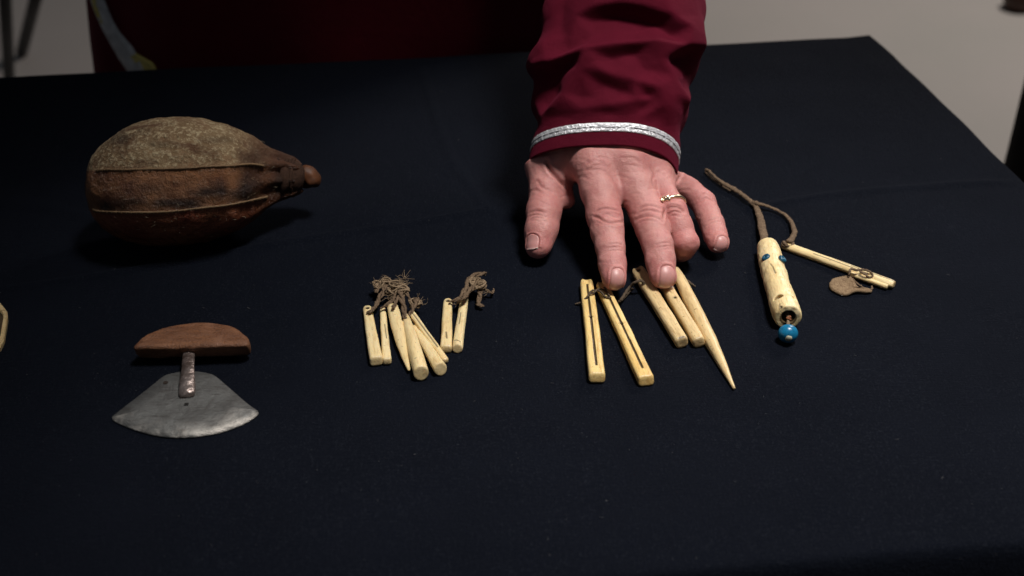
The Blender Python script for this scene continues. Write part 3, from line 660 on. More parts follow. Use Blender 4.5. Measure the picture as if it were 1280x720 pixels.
bone('awl', Z5(575, 68), Z5(872, 664), .0080, .0080, .0080, .0080, BONE2, b5, kind='pt', tip=((0, .08, .3, .62, .8, .92, 1), (.65, .9, 1.05, 1.0, .68, .38, .18)), tophole=False, z0=.0058, z1=.0016)
CORD = m_thong('sinew_cord', (.085, .06, .04), (.17, .125, .085), 900)
for pts, r in (([(719, 380, .001), (725, 378.5, .002), (733, 372, .0070), (739, 364, .0078), (745, 363, .0075), (750, 364, .0072), (757, 371, .0070), (764, 372, .007)], .00065),
               ([(736, 368, .0074), (742, 366, .0078), (749, 361, .0078), (757, 364, .0074), (762, 370, .0070)], .00055),
               ([(776, 375, .005), (782, 366, .004), (787, 359, .005), (794, 353, .009), (802, 351, .0095), (806, 356, .007)], .0010),
               ([(774, 377, .004), (780, 372, .002), (786, 365, .002), (791, 361, .003)], .0009),
               ([(855, 348, .006), (862, 353, .006), (868, 358, .003), (866, 356, .003)], .0008)):
    thong('cord', pts, r, b5, CORD, flat=.9, n=6, wob=.1)

# ------------------------------------------------------------------ whistle with blue bead eyes
Z6 = lambda X_, Y_: (870+X_/3, 200+Y_/3)
wh = empty('bone_whistle', at(973, 350, 0), 'carved cream bone whistle with blue bead eyes, thong strung to a bone rod', 'whistle')
ra, rb = .0074, .0083
a = at(*Z6(267, 322), ra); b_ = at(*Z6(346, 592), rb+.0006); Ln = np.linalg.norm(b_-a); ex = (b_-a)/Ln; ey = np.cross((0, 0, 1), ex); ey /= np.linalg.norm(ey); ez = np.cross(ex, ey)
g = Grid((-.002, -.011, -.011), (Ln+.003, .011, .011), .00035); _, X = g.block(g.lo, g.lo+g.n*g.h); x, y, z_ = X[..., 0], X[..., 1], X[..., 2]
R_ = np.interp(x/Ln, [0, .1, .35, .6, .8, .93, 1], [.0066, .0075, .0078, .0077, .0083, .0084, .0079]); yo = -.0008*np.sin(x/Ln*math.pi)
d = np.sqrt((y-yo)**2+z_**2)-R_; d = smax(d, -x, .002); d = smax(d, x-Ln+.1*z_, .0012)
def loc_of(px, py):       # picture point -> local (x,y) on the upper surface
    best = None; p = at(px, py, 2*ra-.001)-a; lx, ly = p@ex, p@ey
    for _ in range(6):
        r_ = np.interp(lx/Ln, [0, .1, .35, .6, .8, .93, 1], [.0066, .0075, .0078, .0077, .0083, .0084, .0079]); hz = math.sqrt(max(r_*r_-min(abs(ly), r_*.97)**2, 0))
        p = at(px, py, (a+ex*lx+ez*hz)[2]); lx, ly = (p-a)@ex, (p-a)@ey
    return lx, ly, hz
d = smax(d, -np.maximum(np.sqrt(y**2+(z_-.0006)**2)-.0040, -(x-Ln+.016)), .0004)
mh = loc_of(973.5, 371); sh_ = loc_of(994, 373)
d = smax(d, -np.maximum(np.sqrt(((x-mh[0])*1.25)**2+(y-mh[1])**2)-.0026, -z_), .0004)
d = smax(d, -(np.sqrt(((x-sh_[0])*.8)**2+(y-sh_[1])**2*1.0+(z_-sh_[2])**2)-.0019), .0004)
pit = loc_of(976, 384); d = smax(d, -(np.sqrt((x-pit[0])**2+(y-pit[1])**2+(z_-pit[2])**2)-.0008), .0003)
eyes = [loc_of(957.7, 322.3), loc_of(977.6, 324.2)]
for e in eyes: d = smax(d, -(np.sqrt((x-e[0])**2+(y-e[1])**2+(z_-e[2])**2)-.0022), .0004)
g.g = d.astype(np.float32); V, F = surface(g.g, g.lo, g.h); Nn = vnormals(V, F); rV = np.hypot(V[:, 1], V[:, 2])
dirt = np.clip((rV < .0050)*1.0, 0, 1)*.95
for q, w_ in ((mh, .0030), (sh_, .0022), (pit, .0012)): dirt = np.maximum(dirt, np.exp(-(np.sqrt(((V-np.array(q))**2).sum(1))/w_)**4)*(rV < .0064 if q is not pit else 1))
ns = [loc_of(963, 330), loc_of(966, 334), loc_of(969, 341.5)]; dd = seg_dist(V, np.array(ns)); dirt = np.maximum(dirt, np.exp(-(dd/.0005)**2)); V = V-Nn*(.0005*np.exp(-(dd/.0005)**2))[:, None]
ns = [loc_of(975, 380), loc_of(974, 386), loc_of(976, 390)]; dd = seg_dist(V, np.array(ns)); dirt = np.maximum(dirt, .7*np.exp(-(dd/.0005)**2))
V = V+Nn*(.0002*vnoise(V, 380, 4)+.0003*vnoise(V, 130, 5))[:, None]
me = bpy.data.meshes.new('whistle_body'); me.from_pydata(V.tolist(), [], F.tolist()); me.polygons.foreach_set('use_smooth', [True]*len(me.polygons))
for k, arr in (('dirt', dirt), ('worn', np.clip(1-(Ln-V[:, 0])/.0015, 0, 1)*.4)): q = me.attributes.new(k, 'FLOAT', 'POINT'); q.data.foreach_set('value', arr.astype(np.float32))
me.materials.append(BONE3); o = bpy.data.objects.new('whistle_body', me); COL.objects.link(o); o.parent = wh
Mw = Matrix([[ex[i], ey[i], ez[i], a[i]] for i in range(3)]+[[0, 0, 0, 1]]); o.matrix_local = Matrix.Translation(-wh.location)@Mw
w2 = lambda lx, ly, lz: a+ex*lx+ey*ly+ez*lz
BLUE = m_simple('blue_glass_bead', (.012, .23, .45), .28, var=.45, sc=500, bmp=.0002, spec=.6)
BLUE2 = m_simple('dark_blue_glass_bead', (.010, .11, .20), .3, var=.5, sc=700, bmp=.0001, spec=.6)
def torus(c0, nrm_, R0, r0, nu=24, nv=10, sq=1.0):
    nrm_ = np.asarray(nrm_, float); nrm_ /= np.linalg.norm(nrm_); s = np.cross(nrm_, (0.3, 1, .1)); s /= np.linalg.norm(s); u = np.cross(nrm_, s); V = []
    for i in range(nu):
        A_ = i*2*math.pi/nu; rd = s*math.cos(A_)*sq+u*math.sin(A_)
        for j in range(nv):
            B_ = j*2*math.pi/nv; V.append(c0+rd*(R0+r0*math.cos(B_))+nrm_*r0*math.sin(B_))
    return np.array(V), [(i*nv+j, ((i+1) % nu)*nv+j, ((i+1) % nu)*nv+(j+1) % nv, i*nv+(j+1) % nv) for i in range(nu) for j in range(nv)]
for e in eyes:
    ln = math.hypot(e[1], e[2]); nrm_ = ey*e[1]/ln+ez*e[2]/ln; c0 = w2(*e)+nrm_*.0003
    o = mesh_obj('eye_bead', *torus(c0, nrm_, .0017, .00125), BLUE2, wh); mesh_obj('bead_hole', *tube([c0-nrm_*.001, c0+nrm_*.0001], .0006, n=10), DARK, o)
# turquoise end bead on its stem
bc = at(985, 417, .0060); bd = bc-w2(Ln-.012, 0, 0); bd /= np.linalg.norm(bd)
mesh_obj('stem', *tube(catmull([w2(Ln-.012, 0, -.0005), w2(Ln-.003, .0004, .0002), bc], 6), [.0013, .0010, .0011], n=8, wob=.12), FRAY, wh)
mesh_obj('stem_wrap', *tube(catmull([w2(Ln-.004, -.001, 0), w2(Ln+.0005, .0011, .001), w2(Ln+.001, -.0012, .0006), w2(Ln+.003, .0012, .0006)], 5), .0006, n=6), m_simple('copper_brown_cord', (.28, .10, .04), .6), wh)
U_, V_ = np.meshgrid(np.linspace(0, math.pi, 24), np.linspace(0, 2*math.pi, 36, endpoint=False), indexing='ij')
s_ = np.cross(bd, (0, 0, 1)); s_ /= np.linalg.norm(s_); u_ = np.cross(s_, bd); Rb = .0058
sv = bc+(np.cos(U_)[..., None]*bd*.88+np.sin(U_)[..., None]*(np.cos(V_)[..., None]*s_+np.sin(V_)[..., None]*u_))*Rb
F = [(i*36+j, i*36+(j+1) % 36, (i+1)*36+(j+1) % 36, (i+1)*36+j) for i in range(23) for j in range(36)]
fixn(mesh_obj('turquoise_bead', sv.reshape(-1, 3), F, BLUE, wh))
kc = bc+bd*Rb*.80; kc[2] += .0006
mesh_obj('end_peg', *tube([kc-bd*.002, kc+bd*.0006, kc+bd*.0012], [.0020, .0020, .0014], n=14, wob=.05), m_simple('pale_peg', (.45, .42, .30), .6), wh)
# thongs
thong('thong', [(959, 309, .0068), (956, 300, .0075), (953, 288, .0060), (950, 272, .004), (945, 259, .0035), (938, 252, .004)], [.0026, .0028, .0028, .0025, .0020, .0016], wh, wob=.08, n=10, flat=.55)
thong('thong_loop', [(943, 256, .0045), (930, 245, .004), (915, 235, .0035), (904, 229, .004), (894, 221, .0045), (886, 213.5, .004), (882.5, 212, .003), (884, 216, .002), (892, 224, .002), (902, 231, .0025), (914, 238, .0025)], [.0019, .0019, .0020, .0017, .0011, .0011, .0013, .0011, .0010, .0013, .0014], wh, wob=.08)
thong('thong', [(941, 252, .0055), (950, 255, .0055), (960, 258, .004), (972, 263, .003), (983, 270, .0028), (990, 279, .0035), (993, 290, .005), (990, 298, .0062), (986, 302, .0070)], [.0018, .0016, .0013, .0013, .0015, .0018, .0020, .0022], wh, wob=.08)
coil(985, 306, .0042, .0032, .0010, 2.2, wh, THONG)
bone('rod', (976.5, 305.5), (1118, 356), .0064, .0074, .0054, .0050, BONE3, wh, kind='peg', tip=((0, .03, .1, .5, .95, 1), (.6, .9, 1, 1.0, .95, .8)), tophole=False, cut=.1, slits=((.30, -.001, .78, -.0012, .0004), (.62, .0006, 1.0, .0009, .0006), (.45, .0012, .62, .0004, .0003)))
bone('slim_rod', (1062, 342), (1110, 359), .0034, .0036, .0034, .0034, BONE3, wh, kind='peg', tophole=False, z0=.0030, z1=.0021)
# leather tab and its cord
tabo = [(500, 462), (512, 446), (540, 438), (572, 435), (590, 452), (608, 478), (630, 484), (655, 484), (660, 490), (640, 494), (600, 494), (570, 503), (545, 503), (515, 490), (502, 477)]
tp_ = catmull([(*Z6(*p), 0) for p in tabo+[tabo[0]]], 4)[:-1]; tv = np.array([at(x_, y_, .0022) for x_, y_, _ in tp_]); tc0 = tv.mean(0)
rg = [tv-[0, 0, .0012], tv, tv+(tc0-tv)*.12+[0, 0, .0007], tv+(tc0-tv)*.5+[0, 0, .0002], tc0[None]+[0, 0, -.0003]]; nT = len(tv); V = np.vstack(rg)
V = V+np.outer(.0007*vnoise(V, 160, 9), (0, 0, 1)); V[:, 2] = np.maximum(V[:, 2], .0006)
F = [(k*nT+j, k*nT+(j+1) % nT, (k+1)*nT+(j+1) % nT, (k+1)*nT+j) for k in range(3) for j in range(nT)]+[(3*nT+j, 3*nT+(j+1) % nT, 4*nT) for j in range(nT)]+[tuple(range(nT))[::-1]]
fixn(mesh_obj('leather_tab', V, F, TABM, wh))
thong('cord', [(1060, 347, .003), (1062, 341, .0060), (1064, 336, .0075), (1070, 338, .0074), (1078, 337, .0074), (1086, 339, .0070), (1091, 344, .005), (1087, 347, .0045), (1080, 342, .0065), (1074, 339, .0070)], .00075, wh, THONG, flat=.9, n=6)
thong('cord', [(1063, 346, .003), (1072, 355, .002), (1082, 361, .002), (1089, 362, .002), (1090, 358, .002)], .0007, wh, THONG, flat=.9, n=6)

# ------------------------------------------------------------------ bone frame cut by the left edge
fr = empty('bone_buckle', at(-12, 405, 0), 'flat pale bone ring with a brown centre cut off by the left edge', 'bone ornament')
op = [(-46, 388), (-34, 378), (-14, 375), (0, 377.5), (9, 389), (9.5, 396), (5, 424), (0, 434), (-14, 442), (-34, 438), (-44, 420)]
ob_ = np.array([at(x, y, .004) for x, y in op]); ci = ob_.mean(0); n_ = len(ob_)
def rr_(k, z): q = ob_+(ci-ob_)*k; q[:, 2] = z; return q
V = np.vstack([rr_(.02, .0008), rr_(0, .0036), rr_(.05, .0046), rr_(.20, .0046), rr_(.25, .0036), rr_(.25, .0008)])
F = [(k*n_+j, k*n_+(j+1) % n_, ((k+1) % 6)*n_+(j+1) % n_, ((k+1) % 6)*n_+j) for k in range(6) for j in range(n_)]
o = mesh_obj('rim', V, F, BONE2, fr, False); fixn(o)
V = np.vstack([rr_(.25, .0009), rr_(.25, .0026), ci[None]*[1, 1, 0]+[0, 0, .0032]]); F = [(j, (j+1) % n_, n_+(j+1) % n_, n_+j) for j in range(n_)]+[(n_+j, n_+(j+1) % n_, 2*n_) for j in range(n_)]
mesh_obj('centre', V, F, m_simple('brown_inlay', (.07, .045, .02), .6), fr, False)

# ------------------------------------------------------------------ person: hand
pe = empty('person', (-.15, .60, FZ), 'person in maroon parka with silver trim, pressing two fingers on bone tools', 'person')
mm = lambda *p: np.array(p)/1000.
def nxt(prev, px, py, Ls):          # next joint: along the sight line, one bone length away, on the far side
    d = ray(px, py); o = CAM-prev; bq = o@d; dc_ = max(bq*bq-(o@o-Ls*Ls), 0); return CAM+d*(-bq+math.sqrt(dc_))
def chain(tip, z, js, knuckle):
    q = [at(*tip, z)]
    for x, y, l_ in js: q.append(nxt(q[-1], x, y, l_))
    q.append(at(*knuckle)); return q[::-1]
I = chain((767.5, 347.5), .0146, [(763, 310, .022), (756, 271, .0245)], (743, 204, .0535))
M = chain((829, 345), .0150, [(822.5, 307, .022), (809.5, 268, .0265)], (783, 200, .0545))
R_ = [at(813, 206, .048), at(841, 263, .034), at(856.5, 303.5, .0205)]; R_.append(R_[2]+mm(-1, 9.5, -11.5))
K = chain((897.5, 303), .0108, [(890, 280, .018), (878.5, 253, .0195)], (832, 211, .038))
Th = [mm(24.5, 83, 42.5), at(680, 264, .0255), at(672.5, 308, .0122)]
WR = mm(68, 142, 106)
g = Grid((-.002, -.026, -.001), (.150, .165, .118), .0006)
up = (0, -.35, 1)
FING = [
 (I, [.0122, .0110, .0089, .0074], [.0118, .0100, .0084]),
 (M, [.0120, .0112, .0095, .0078], [.0115, .0104, .0089]),
 (R_, [.0100, .0088, .0083, .0072], [.0083, .0086, .0078]),
 (K, [.0094, .0083, .0077, .0067], [.0086, .0079, .0074])]
palm = np.full(g.n, .05, np.float32)
def add(field, prims, k):
    for (a, b_, ra_, rb_, nr_, fl) in prims:
        a = np.asarray(a); b_ = np.asarray(b_); mg = max(ra_, rb_)+.016
        sl, X = g.block(np.minimum(a, b_)-mg, np.maximum(a, b_)+mg)
        field[sl] = smin(field[sl], d_cap(X, a, b_, ra_, rb_, nr_, fl).astype(np.float32), k)
dn = np.array([0, .25, -1.]); dn /= np.linalg.norm(dn)
wl, wr_ = WR+mm(-17, 0, 0), WR+mm(17, 0, -2)
add(palm, [
 (I[0]+dn*.002, wl+mm(4, 0, 0), .0112, .015, None, 1), (M[0]+dn*.002, WR+mm(-4, 0, 0), .0114, .0165, None, 1),
 (R_[0]+dn*.002, WR+mm(6, 0, 0), .0108, .0165, None, 1), (K[0]+dn*.002+mm(-1, 0, 0), wr_+mm(-2, 0, 0), .0103, .015, None, 1),
 ((I[0]+M[0])/2+dn*.012+mm(0, 6, 0), (WR+wl)/2+dn*.008, .0095, .015, None, 1),
 ((M[0]+R_[0])/2+dn*.012+mm(0, 6, 0), WR+dn*.008, .0095, .015, None, 1),
 (K[0]+dn*.011+mm(-4, 8, 0), wr_+dn*.008, .011, .014, None, 1),
 (I[0]*.50+I[1]*.50+dn*.003, M[0]*.48+M[1]*.52+dn*.003, .0080, .0080, None, 1), (at(680, 212, .044)+mm(0, 9, -1), at(711, 208, .047)+mm(0, 9, -1), .0120, .0112, None, 1), (at(711, 208, .047)+mm(0, 9, -1), I[0]+mm(-2, 5, 0), .0112, .0112, None, 1), (M[0]*.72+M[1]*.28+dn*.005, R_[0]*.70+R_[1]*.30+dn*.005, .0064, .0062, None, 1),
 (R_[0]*.62+R_[1]*.38+dn*.0035, K[0]*.62+K[1]*.38+dn*.0035, .0068, .0064, None, 1),
 (I[0]+dn*-.0005, M[0]+dn*-.0005, .0114, .0114, None, 1), (M[0], R_[0], .0110, .0102, None, 1), (R_[0], K[0], .0092, .0088, None, 1),
 (I[0]+mm(2, 11, 8.5), M[0]+mm(0, 11, 8.5), .0112, .0117, None, 1), (M[0]+mm(0, 11, 8.5), R_[0]+mm(0, 11, 7.5), .0117, .011, None, 1), (R_[0]+mm(0, 11, 7.5), K[0]+mm(-6, 10, 6), .011, .0095, None, 1), (I[0]+mm(2, 11, 8.5), WR+mm(-8, 0, 0), .0112, .014, None, 1), (M[0]+mm(0, 11, 8.5), WR, .0117, .016, None, 1), (R_[0]+mm(0, 11, 7.5), WR+mm(6, 0, 0), .011, .015, None, 1), (Th[0]+mm(5, 7, 4), I[0]+mm(-6, 8, -3), .0095, .0085, None, 1), (Th[0]+mm(2, 10, 8), I[0]+mm(-4, 16, 8), .011, .010, None, 1),
 (Th[0]+mm(3, 0, 0), wl+dn*.006+mm(3, -12, 0), .0125, .0150, None, 1),
 (Th[0]+mm(12, 14, 4), I[0]+mm(-5, 22, 6), .0085, .0085, None, 1),
 (WR, WR+mm(3, 60, 54), .024, .026, None, 1)], .009)
# fold of palm skin seen between thumb and index finger
add(palm, [(mm(33, 74, 33), mm(36, 64, 27), .0055, .0050, None, 1)], .005)
# thumb
th = np.full(g.n, .05, np.float32)
add(th, [(Th[0], Th[0]*.5+Th[1]*.5, .0128, .0107, None, 1), (Th[0]*.5+Th[1]*.5, Th[1], .0107, .0108, None, 1), (Th[1], Th[1]*.45+Th[2]*.55, .0108, .0102, None, 1), (Th[1]*.45+Th[2]*.55, Th[2], .0102, .0082, (-.5, -.3, .8), .86),
         (Th[1]*.5+Th[2]*.5+mm(2, 3, -2), Th[2]+mm(2, 4, 0), .0088, .0075, None, 1)], .004)
field = smin(palm, th, .0075)
tot = field.copy()
for J, rj, rm in FING:
    f = np.full(g.n, .05, np.float32); pr = []
    for k in range(3):
        m_ = (J[k]+J[k+1])/2
        ax_ = J[k+1]-J[k]; ax_ /= np.linalg.norm(ax_); dors = np.array([0, 0, 1.])-ax_*ax_[2]; dors /= np.linalg.norm(dors)
        fl = .92 if k == 2 else .96
        pr += [(J[k], m_-dors*.0003, rj[k], rm[k], dors, fl), (m_-dors*.0003, J[k+1], rm[k], rj[k+1], dors, fl)]
    ax_ = J[3]-J[2]; ax_ /= np.linalg.norm(ax_); dors = np.array([0, 0, 1.])-ax_*ax_[2]; dors /= np.linalg.norm(dors)
    pr.append((J[2]*.35+J[3]*.65-dors*.0016, J[3]-dors*.0008-ax_*.001, rj[3]*.95, rj[3]*.9, None, 1))     # finger pad
    add(f, pr, .0028)
    G = smin(palm, f, .0075); tot = smin(tot, G, .0009)
silL = [(-60, 690), (0, 685), (25, 680), (50, 675), (70, 669), (86, 663), (98, 665), (130, 665), (160, 668), (180, 665), (207, 660)]
silR = [(-60, 879), (0, 879), (50, 877), (85, 871), (120, 862), (160, 852), (190, 848), (207, 847)]
Hc = np.array([.0655, .085, .042]); adir = np.array([.06, .74, .67]); adir /= np.linalg.norm(adir)
upn = np.cross((1, 0, 0), adir); upn /= np.linalg.norm(upn)
if upn[2] < 0: upn = -upn
def cuff(t):            # centre x, half width, half height of the sleeve at distance t from the hem
    c0 = Hc+adir*t; row = proj(c0)[1]; dist = (c0-CAM)@FWD
    xl = np.interp(row, [a[0] for a in silL], [a[1] for a in silL]); xr = np.interp(row, [a[0] for a in silR], [a[1] for a in silR])
    return ((xl+xr)/2-640)/FPX*dist, (xr-xl)/2/FPX*dist, .0365+.0195*min(1, t/.10)
sl, X = g.block(Hc+mm(-80, -60, -60), Hc+mm(90, 90, 90)); rel = (X-Hc.astype(np.float32)); tt_ = rel@adir.astype(np.float32)
tk = np.linspace(-.06, .14, 30); ck = np.array([cuff(max(t, 0)) for t in tk]); tc_ = np.clip(tt_, -.06, .14)
cxk, hwk, hhk = (np.interp(tc_, tk, ck[:, i]) for i in range(3)); dx_ = X[..., 0]-cxk; dv_ = (rel@upn.astype(np.float32))
lip = .002*np.clip(dx_/hwk, 0, 1)**3; grow = np.clip(-(tt_+lip)-.001, 0, 1)*(3.0+9*np.clip(dx_/hwk-.4, 0, .6))-.0026
e_ = 2.25; nr_ = (np.abs(dx_/(hwk+grow))**e_+np.abs(dv_/(hhk+grow))**e_)**(1/e_)
tot[sl] = smax(tot[sl], ((nr_-1)*np.minimum(hwk, hhk)).astype(np.float32), .004)
g.g = tot; V, F = surface(g.g, g.lo, g.h); V = relax(V, F, 6, .5)
# keep the biggest shell only is implicit (all parts connect)
Nn = vnormals(V, F); hb = BVHTree.FromPolygons([tuple(p) for p in V], F.tolist())
dark = np.zeros(len(V)); disp = np.zeros(len(V)); red = np.zeros(len(V))
Z4 = lambda X_, Y_: (630+X_/3.13, 150+Y_/3.13)
Z7 = lambda X_, Y_: (770+X_/4.233, 200+Y_/4.235)
ZT = lambda X_, Y_: (640+X_/5.143, 220+Y_/5.143)
front = (Nn@(-ray(770, 260))) > -.1
vis = np.where((V[:, 1] < .125))[0]
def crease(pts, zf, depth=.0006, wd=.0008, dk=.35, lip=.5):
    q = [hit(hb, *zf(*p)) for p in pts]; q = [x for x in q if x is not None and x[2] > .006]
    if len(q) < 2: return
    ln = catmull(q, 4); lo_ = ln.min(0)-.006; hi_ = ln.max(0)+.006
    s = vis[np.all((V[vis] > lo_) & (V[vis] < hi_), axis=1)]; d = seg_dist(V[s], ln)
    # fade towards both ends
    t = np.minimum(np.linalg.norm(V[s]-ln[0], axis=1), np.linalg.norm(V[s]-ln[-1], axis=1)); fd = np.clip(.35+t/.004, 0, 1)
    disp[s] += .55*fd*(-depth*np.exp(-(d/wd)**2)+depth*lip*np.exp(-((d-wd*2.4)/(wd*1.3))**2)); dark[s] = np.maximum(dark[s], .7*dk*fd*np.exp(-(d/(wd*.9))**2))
# index PIP and DIP
crease([(357, 362), (370, 352), (395, 346), (425, 350), (445, 356)], Z4, .0007, .0007, .45)
crease([(352, 378), (372, 384), (392, 396), (420, 402), (450, 400), (464, 398)], Z4, .0009, .0008, .6)
crease([(385, 372), (405, 368), (425, 378), (445, 384)], Z4, .0005, .0006, .3)
crease([(362, 395), (380, 405), (400, 410)], Z4, .0004, .0006, .2)
crease([(420, 408), (440, 412), (462, 409)], Z4, .0004, .0005, .25)
crease([(405, 490), (430, 484), (460, 488)], Z4, .0004, .0006, .25); crease([(402, 500), (430, 498), (466, 502)], Z4, .0004, .0006, .3); crease([(410, 512), (440, 510), (468, 514)], Z4, .0003, .0006, .2)
# middle
crease([(528, 352), (545, 340), (565, 335), (590, 338), (605, 346)], Z4, .0007, .0008, .4)
crease([(522, 366), (545, 356), (570, 354), (600, 360), (615, 368)], Z4, .0006, .0007, .35)
crease([(516, 392), (545, 378), (575, 376), (605, 386), (618, 396)], Z4, .0009, .0009, .5)
crease([(530, 400), (560, 392), (600, 398)], Z4, .0004, .0006, .25)
crease([(598, 488), (622, 482), (645, 480)], Z4, .0004, .0006, .3); crease([(598, 500), (625, 496), (655, 494)], Z4, .0004, .0006, .3); crease([(605, 510), (630, 506), (655, 504)], Z4, .0003, .0006, .2)
# ring
crease([(622, 386), (626, 360), (640, 346), (664, 340), (688, 346), (702, 360)], Z4, .0011, .0009, .7)
crease([(636, 384), (645, 368), (665, 358), (688, 362), (696, 376)], Z4, .0006, .0006, .4)
crease([(618, 350), (640, 336), (668, 330), (695, 340)], Z4, .0005, .0007, .3)
crease([(636, 386), (660, 374), (690, 380)], Z4, .0004, .0006, .25)
# pinky
crease([(762, 310), (785, 288), (808, 300)], Z4, .0005, .0007, .3); crease([(768, 322), (790, 305), (815, 318)], Z4, .0005, .0007, .3)
crease([(790, 400), (815, 388), (838, 385)], Z4, .0005, .0007, .35); crease([(795, 412), (818, 400), (842, 398)], Z4, .0004, .0006, .25)
# thumb
crease([(112, 240), (140, 228), (175, 226), (205, 236)], ZT, .0007, .0008, .4); crease([(108, 262), (140, 250), (180, 250), (212, 262)], ZT, .0006, .0007, .35); crease([(120, 280), (155, 268), (195, 272)], ZT, .0005, .0006, .3)
crease([(110, 292), (150, 284), (190, 288)], ZT, .0003, .0006, .2)
crease([(130, 60), (160, 30), (190, 70), (250, 100)], ZT, .0005, .0009, .25); crease([(110, 110), (150, 90), (200, 110)], ZT, .0003, .0008, .15)
crease([(165, 160), (180, 195), (215, 235), (240, 262)], Z4, .0026, .0011, .9, .3)
# back of hand: knuckle wrinkles and tendon valleys
for pts in ([(330, 170), (360, 160), (395, 168)], [(345, 182), (375, 176), (405, 186)], [(320, 190), (350, 196), (380, 192)], [(470, 150), (500, 146), (530, 158)], [(480, 165), (510, 160), (535, 170)], [(475, 178), (505, 176), (530, 184)], [(350, 150), (385, 146), (410, 156)]):
    crease(pts, Z4, .00035, .0009, .14)
crease([(400, 205), (425, 228), (440, 250), (452, 290), (462, 330), (468, 370)], Z4, .0006, .0016, .22, .2)
crease([(575, 190), (585, 215), (580, 240), (590, 270)], Z4, .0007, .0011, .35, .3); crease([(590, 225), (605, 205), (625, 215)], Z4, .0004, .0009, .15)
crease([(690, 212), (680, 235), (674, 260), (678, 280)], Z4, .0011, .0011, .6, .3)
crease([(655, 150), (672, 178), (690, 205)], Z4, .0004, .0012, .15)
for _ in range(60):       # fine random lines across the fingers and the back
    x0, y0 = rng.uniform(665, 900), rng.uniform(190, 330); a_ = rng.normal()*.35; l_ = rng.uniform(3, 8)
    crease([(x0-l_, y0-l_*a_), (x0, y0-1), (x0+l_, y0+l_*a_)], lambda a, b_: (a, b_), rng.uniform(.00012, .00028), .0007, .08)
# redness over joints and tips
for J, w_, s_ in [(I, .7, 0), (M, .6, 0), (R_, .9, 0), (K, .7, 0)]:
    for k, amt, sg in ((0, .35, .011), (1, .75, .009), (2, .35, .006), (3, .65, .008)): red = np.maximum(red, w_*amt*np.exp(-(np.linalg.norm(V-J[k], axis=1)/(sg*1.4))**2))
red = np.maximum(red, .5*np.exp(-(np.linalg.norm(V-Th[2], axis=1)/.014)**2)); red = np.maximum(red, .4*np.exp(-(np.linalg.norm(V-Th[1], axis=1)/.014)**2))
red = np.maximum(red, .9*np.exp(-(np.linalg.norm(V-R_[2], axis=1)/.010)**2)); red = np.maximum(red, .8*np.exp(-(np.linalg.norm(V-mm(35, 66, 28), axis=1)/.008)**2))
disp += .00030*vnoise(V, 150, 11)+.00012*vnoise(V, 420, 12)
# nails
def nail_frame(px, py, axis, edge_px=None):
    p = hit(hb, px, py); r = hb.find_nearest(Vector(p)); n = np.array(r[1]); 
    if n@ray(px, py) > 0: n = -n
    axis = axis/np.linalg.norm(axis); axis = axis-n*(axis@n); axis /= np.linalg.norm(axis); s = np.cross(n, axis); return p, n, axis, s
NAILS = [((772.6, 349.5), I[3]-I[2], .0043, .0066, .10), ((836.0, 346), M[3]-M[2], .0050, .0068, .18), ((664.5, 302.5), Th[2]-Th[1]+mm(-2, 0, 0), .0047, .0050, -.3), ((903.6, 306), K[3]-K[2], .0042, .0052, .2)]
nail_m, nt, b = mat('fingernail'); tn = attr(nt, 'tip'); v = coords(nt); n1 = noise(nt, v, 500, 3)
c = mix(nt, tn, mix(nt, n1, (.60, .31, .29), (.54, .25, .24)), (.70, .49, .45)); L(nt, c, b.inputs['Base Color']); P_(b, Roughness=.42, Specular_IOR_Level=.55, Subsurface_Weight=.15, Subsurface_Scale=.002, Coat_Weight=.0)
nails = []
for (px, py), ax_, hw, hl, rl in NAILS:
    p, n, axd, sd = nail_frame(px, py, ax_)
    q = V-p; u = q@sd; v_ = q@axd; h_ = q@n
    # superellipse outline in tangent plane
    ue = np.abs(u/hw); ve = v_/hl; rr = (ue**2.6+np.abs(ve)**(3.2))**(1/2.8)
    near = (np.abs(h_) < .006) & (np.linalg.norm(q, axis=1) < .014)
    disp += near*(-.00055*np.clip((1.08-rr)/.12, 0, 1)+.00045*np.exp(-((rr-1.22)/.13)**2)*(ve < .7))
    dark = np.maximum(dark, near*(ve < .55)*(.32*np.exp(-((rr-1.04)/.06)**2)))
    # nail plate
    nu, nv = 15, 17; top_, bot_ = [], []; tipv = []
    for iv in range(nv):
        tv_ = -1+2*iv/(nv-1); wmax = (1-abs(min(tv_, 0))**3.2)**(1/2.6) if tv_ < 0 else 1-.10*tv_**2
        for iu in range(nu):
            tu = -1+2*iu/(nu-1); uu = tu*hw*max(wmax, .25)*.99; vv = tv_*hl*1.0-(0 if tv_ < .9 else (tu**2)*.0012)
            o_ = p+sd*uu+axd*vv+n*.008; h = hb.ray_cast(Vector(o_), Vector(-n)); base_ = np.array(h[0]) if h[0] else o_-n*.008
            cr = .00010+.00016*(1-tu*tu)
            if tv_ > .55: base_ = base_+n*(.0006*(tv_-.55)/.45*(tv_-.55)/.45)
            top_.append(base_+n*cr); bot_.append(base_-n*.0007); tipv.append(np.clip((tv_-.82+.15*tu*tu)/.10, 0, 1))
    nV = np.array(top_+bot_); k0 = nu*nv; Fn = []
    for iv in range(nv-1):
        for iu in range(nu-1):
            q_ = (iv*nu+iu, iv*nu+iu+1, (iv+1)*nu+iu+1, (iv+1)*nu+iu); Fn.append(q_); Fn.append(tuple(k0+i for i in q_[::-1]))
    for iv in range(nv-1):
        for iu in (0, nu-1): Fn.append((iv*nu+iu, (iv+1)*nu+iu, k0+(iv+1)*nu+iu, k0+iv*nu+iu))
    for iu in range(nu-1):
        for iv in (0, nv-1): Fn.append((iv*nu+iu, iv*nu+iu+1, k0+iv*nu+iu+1, k0+iv*nu+iu))
    nails.append((nV, Fn, tipv+tipv))
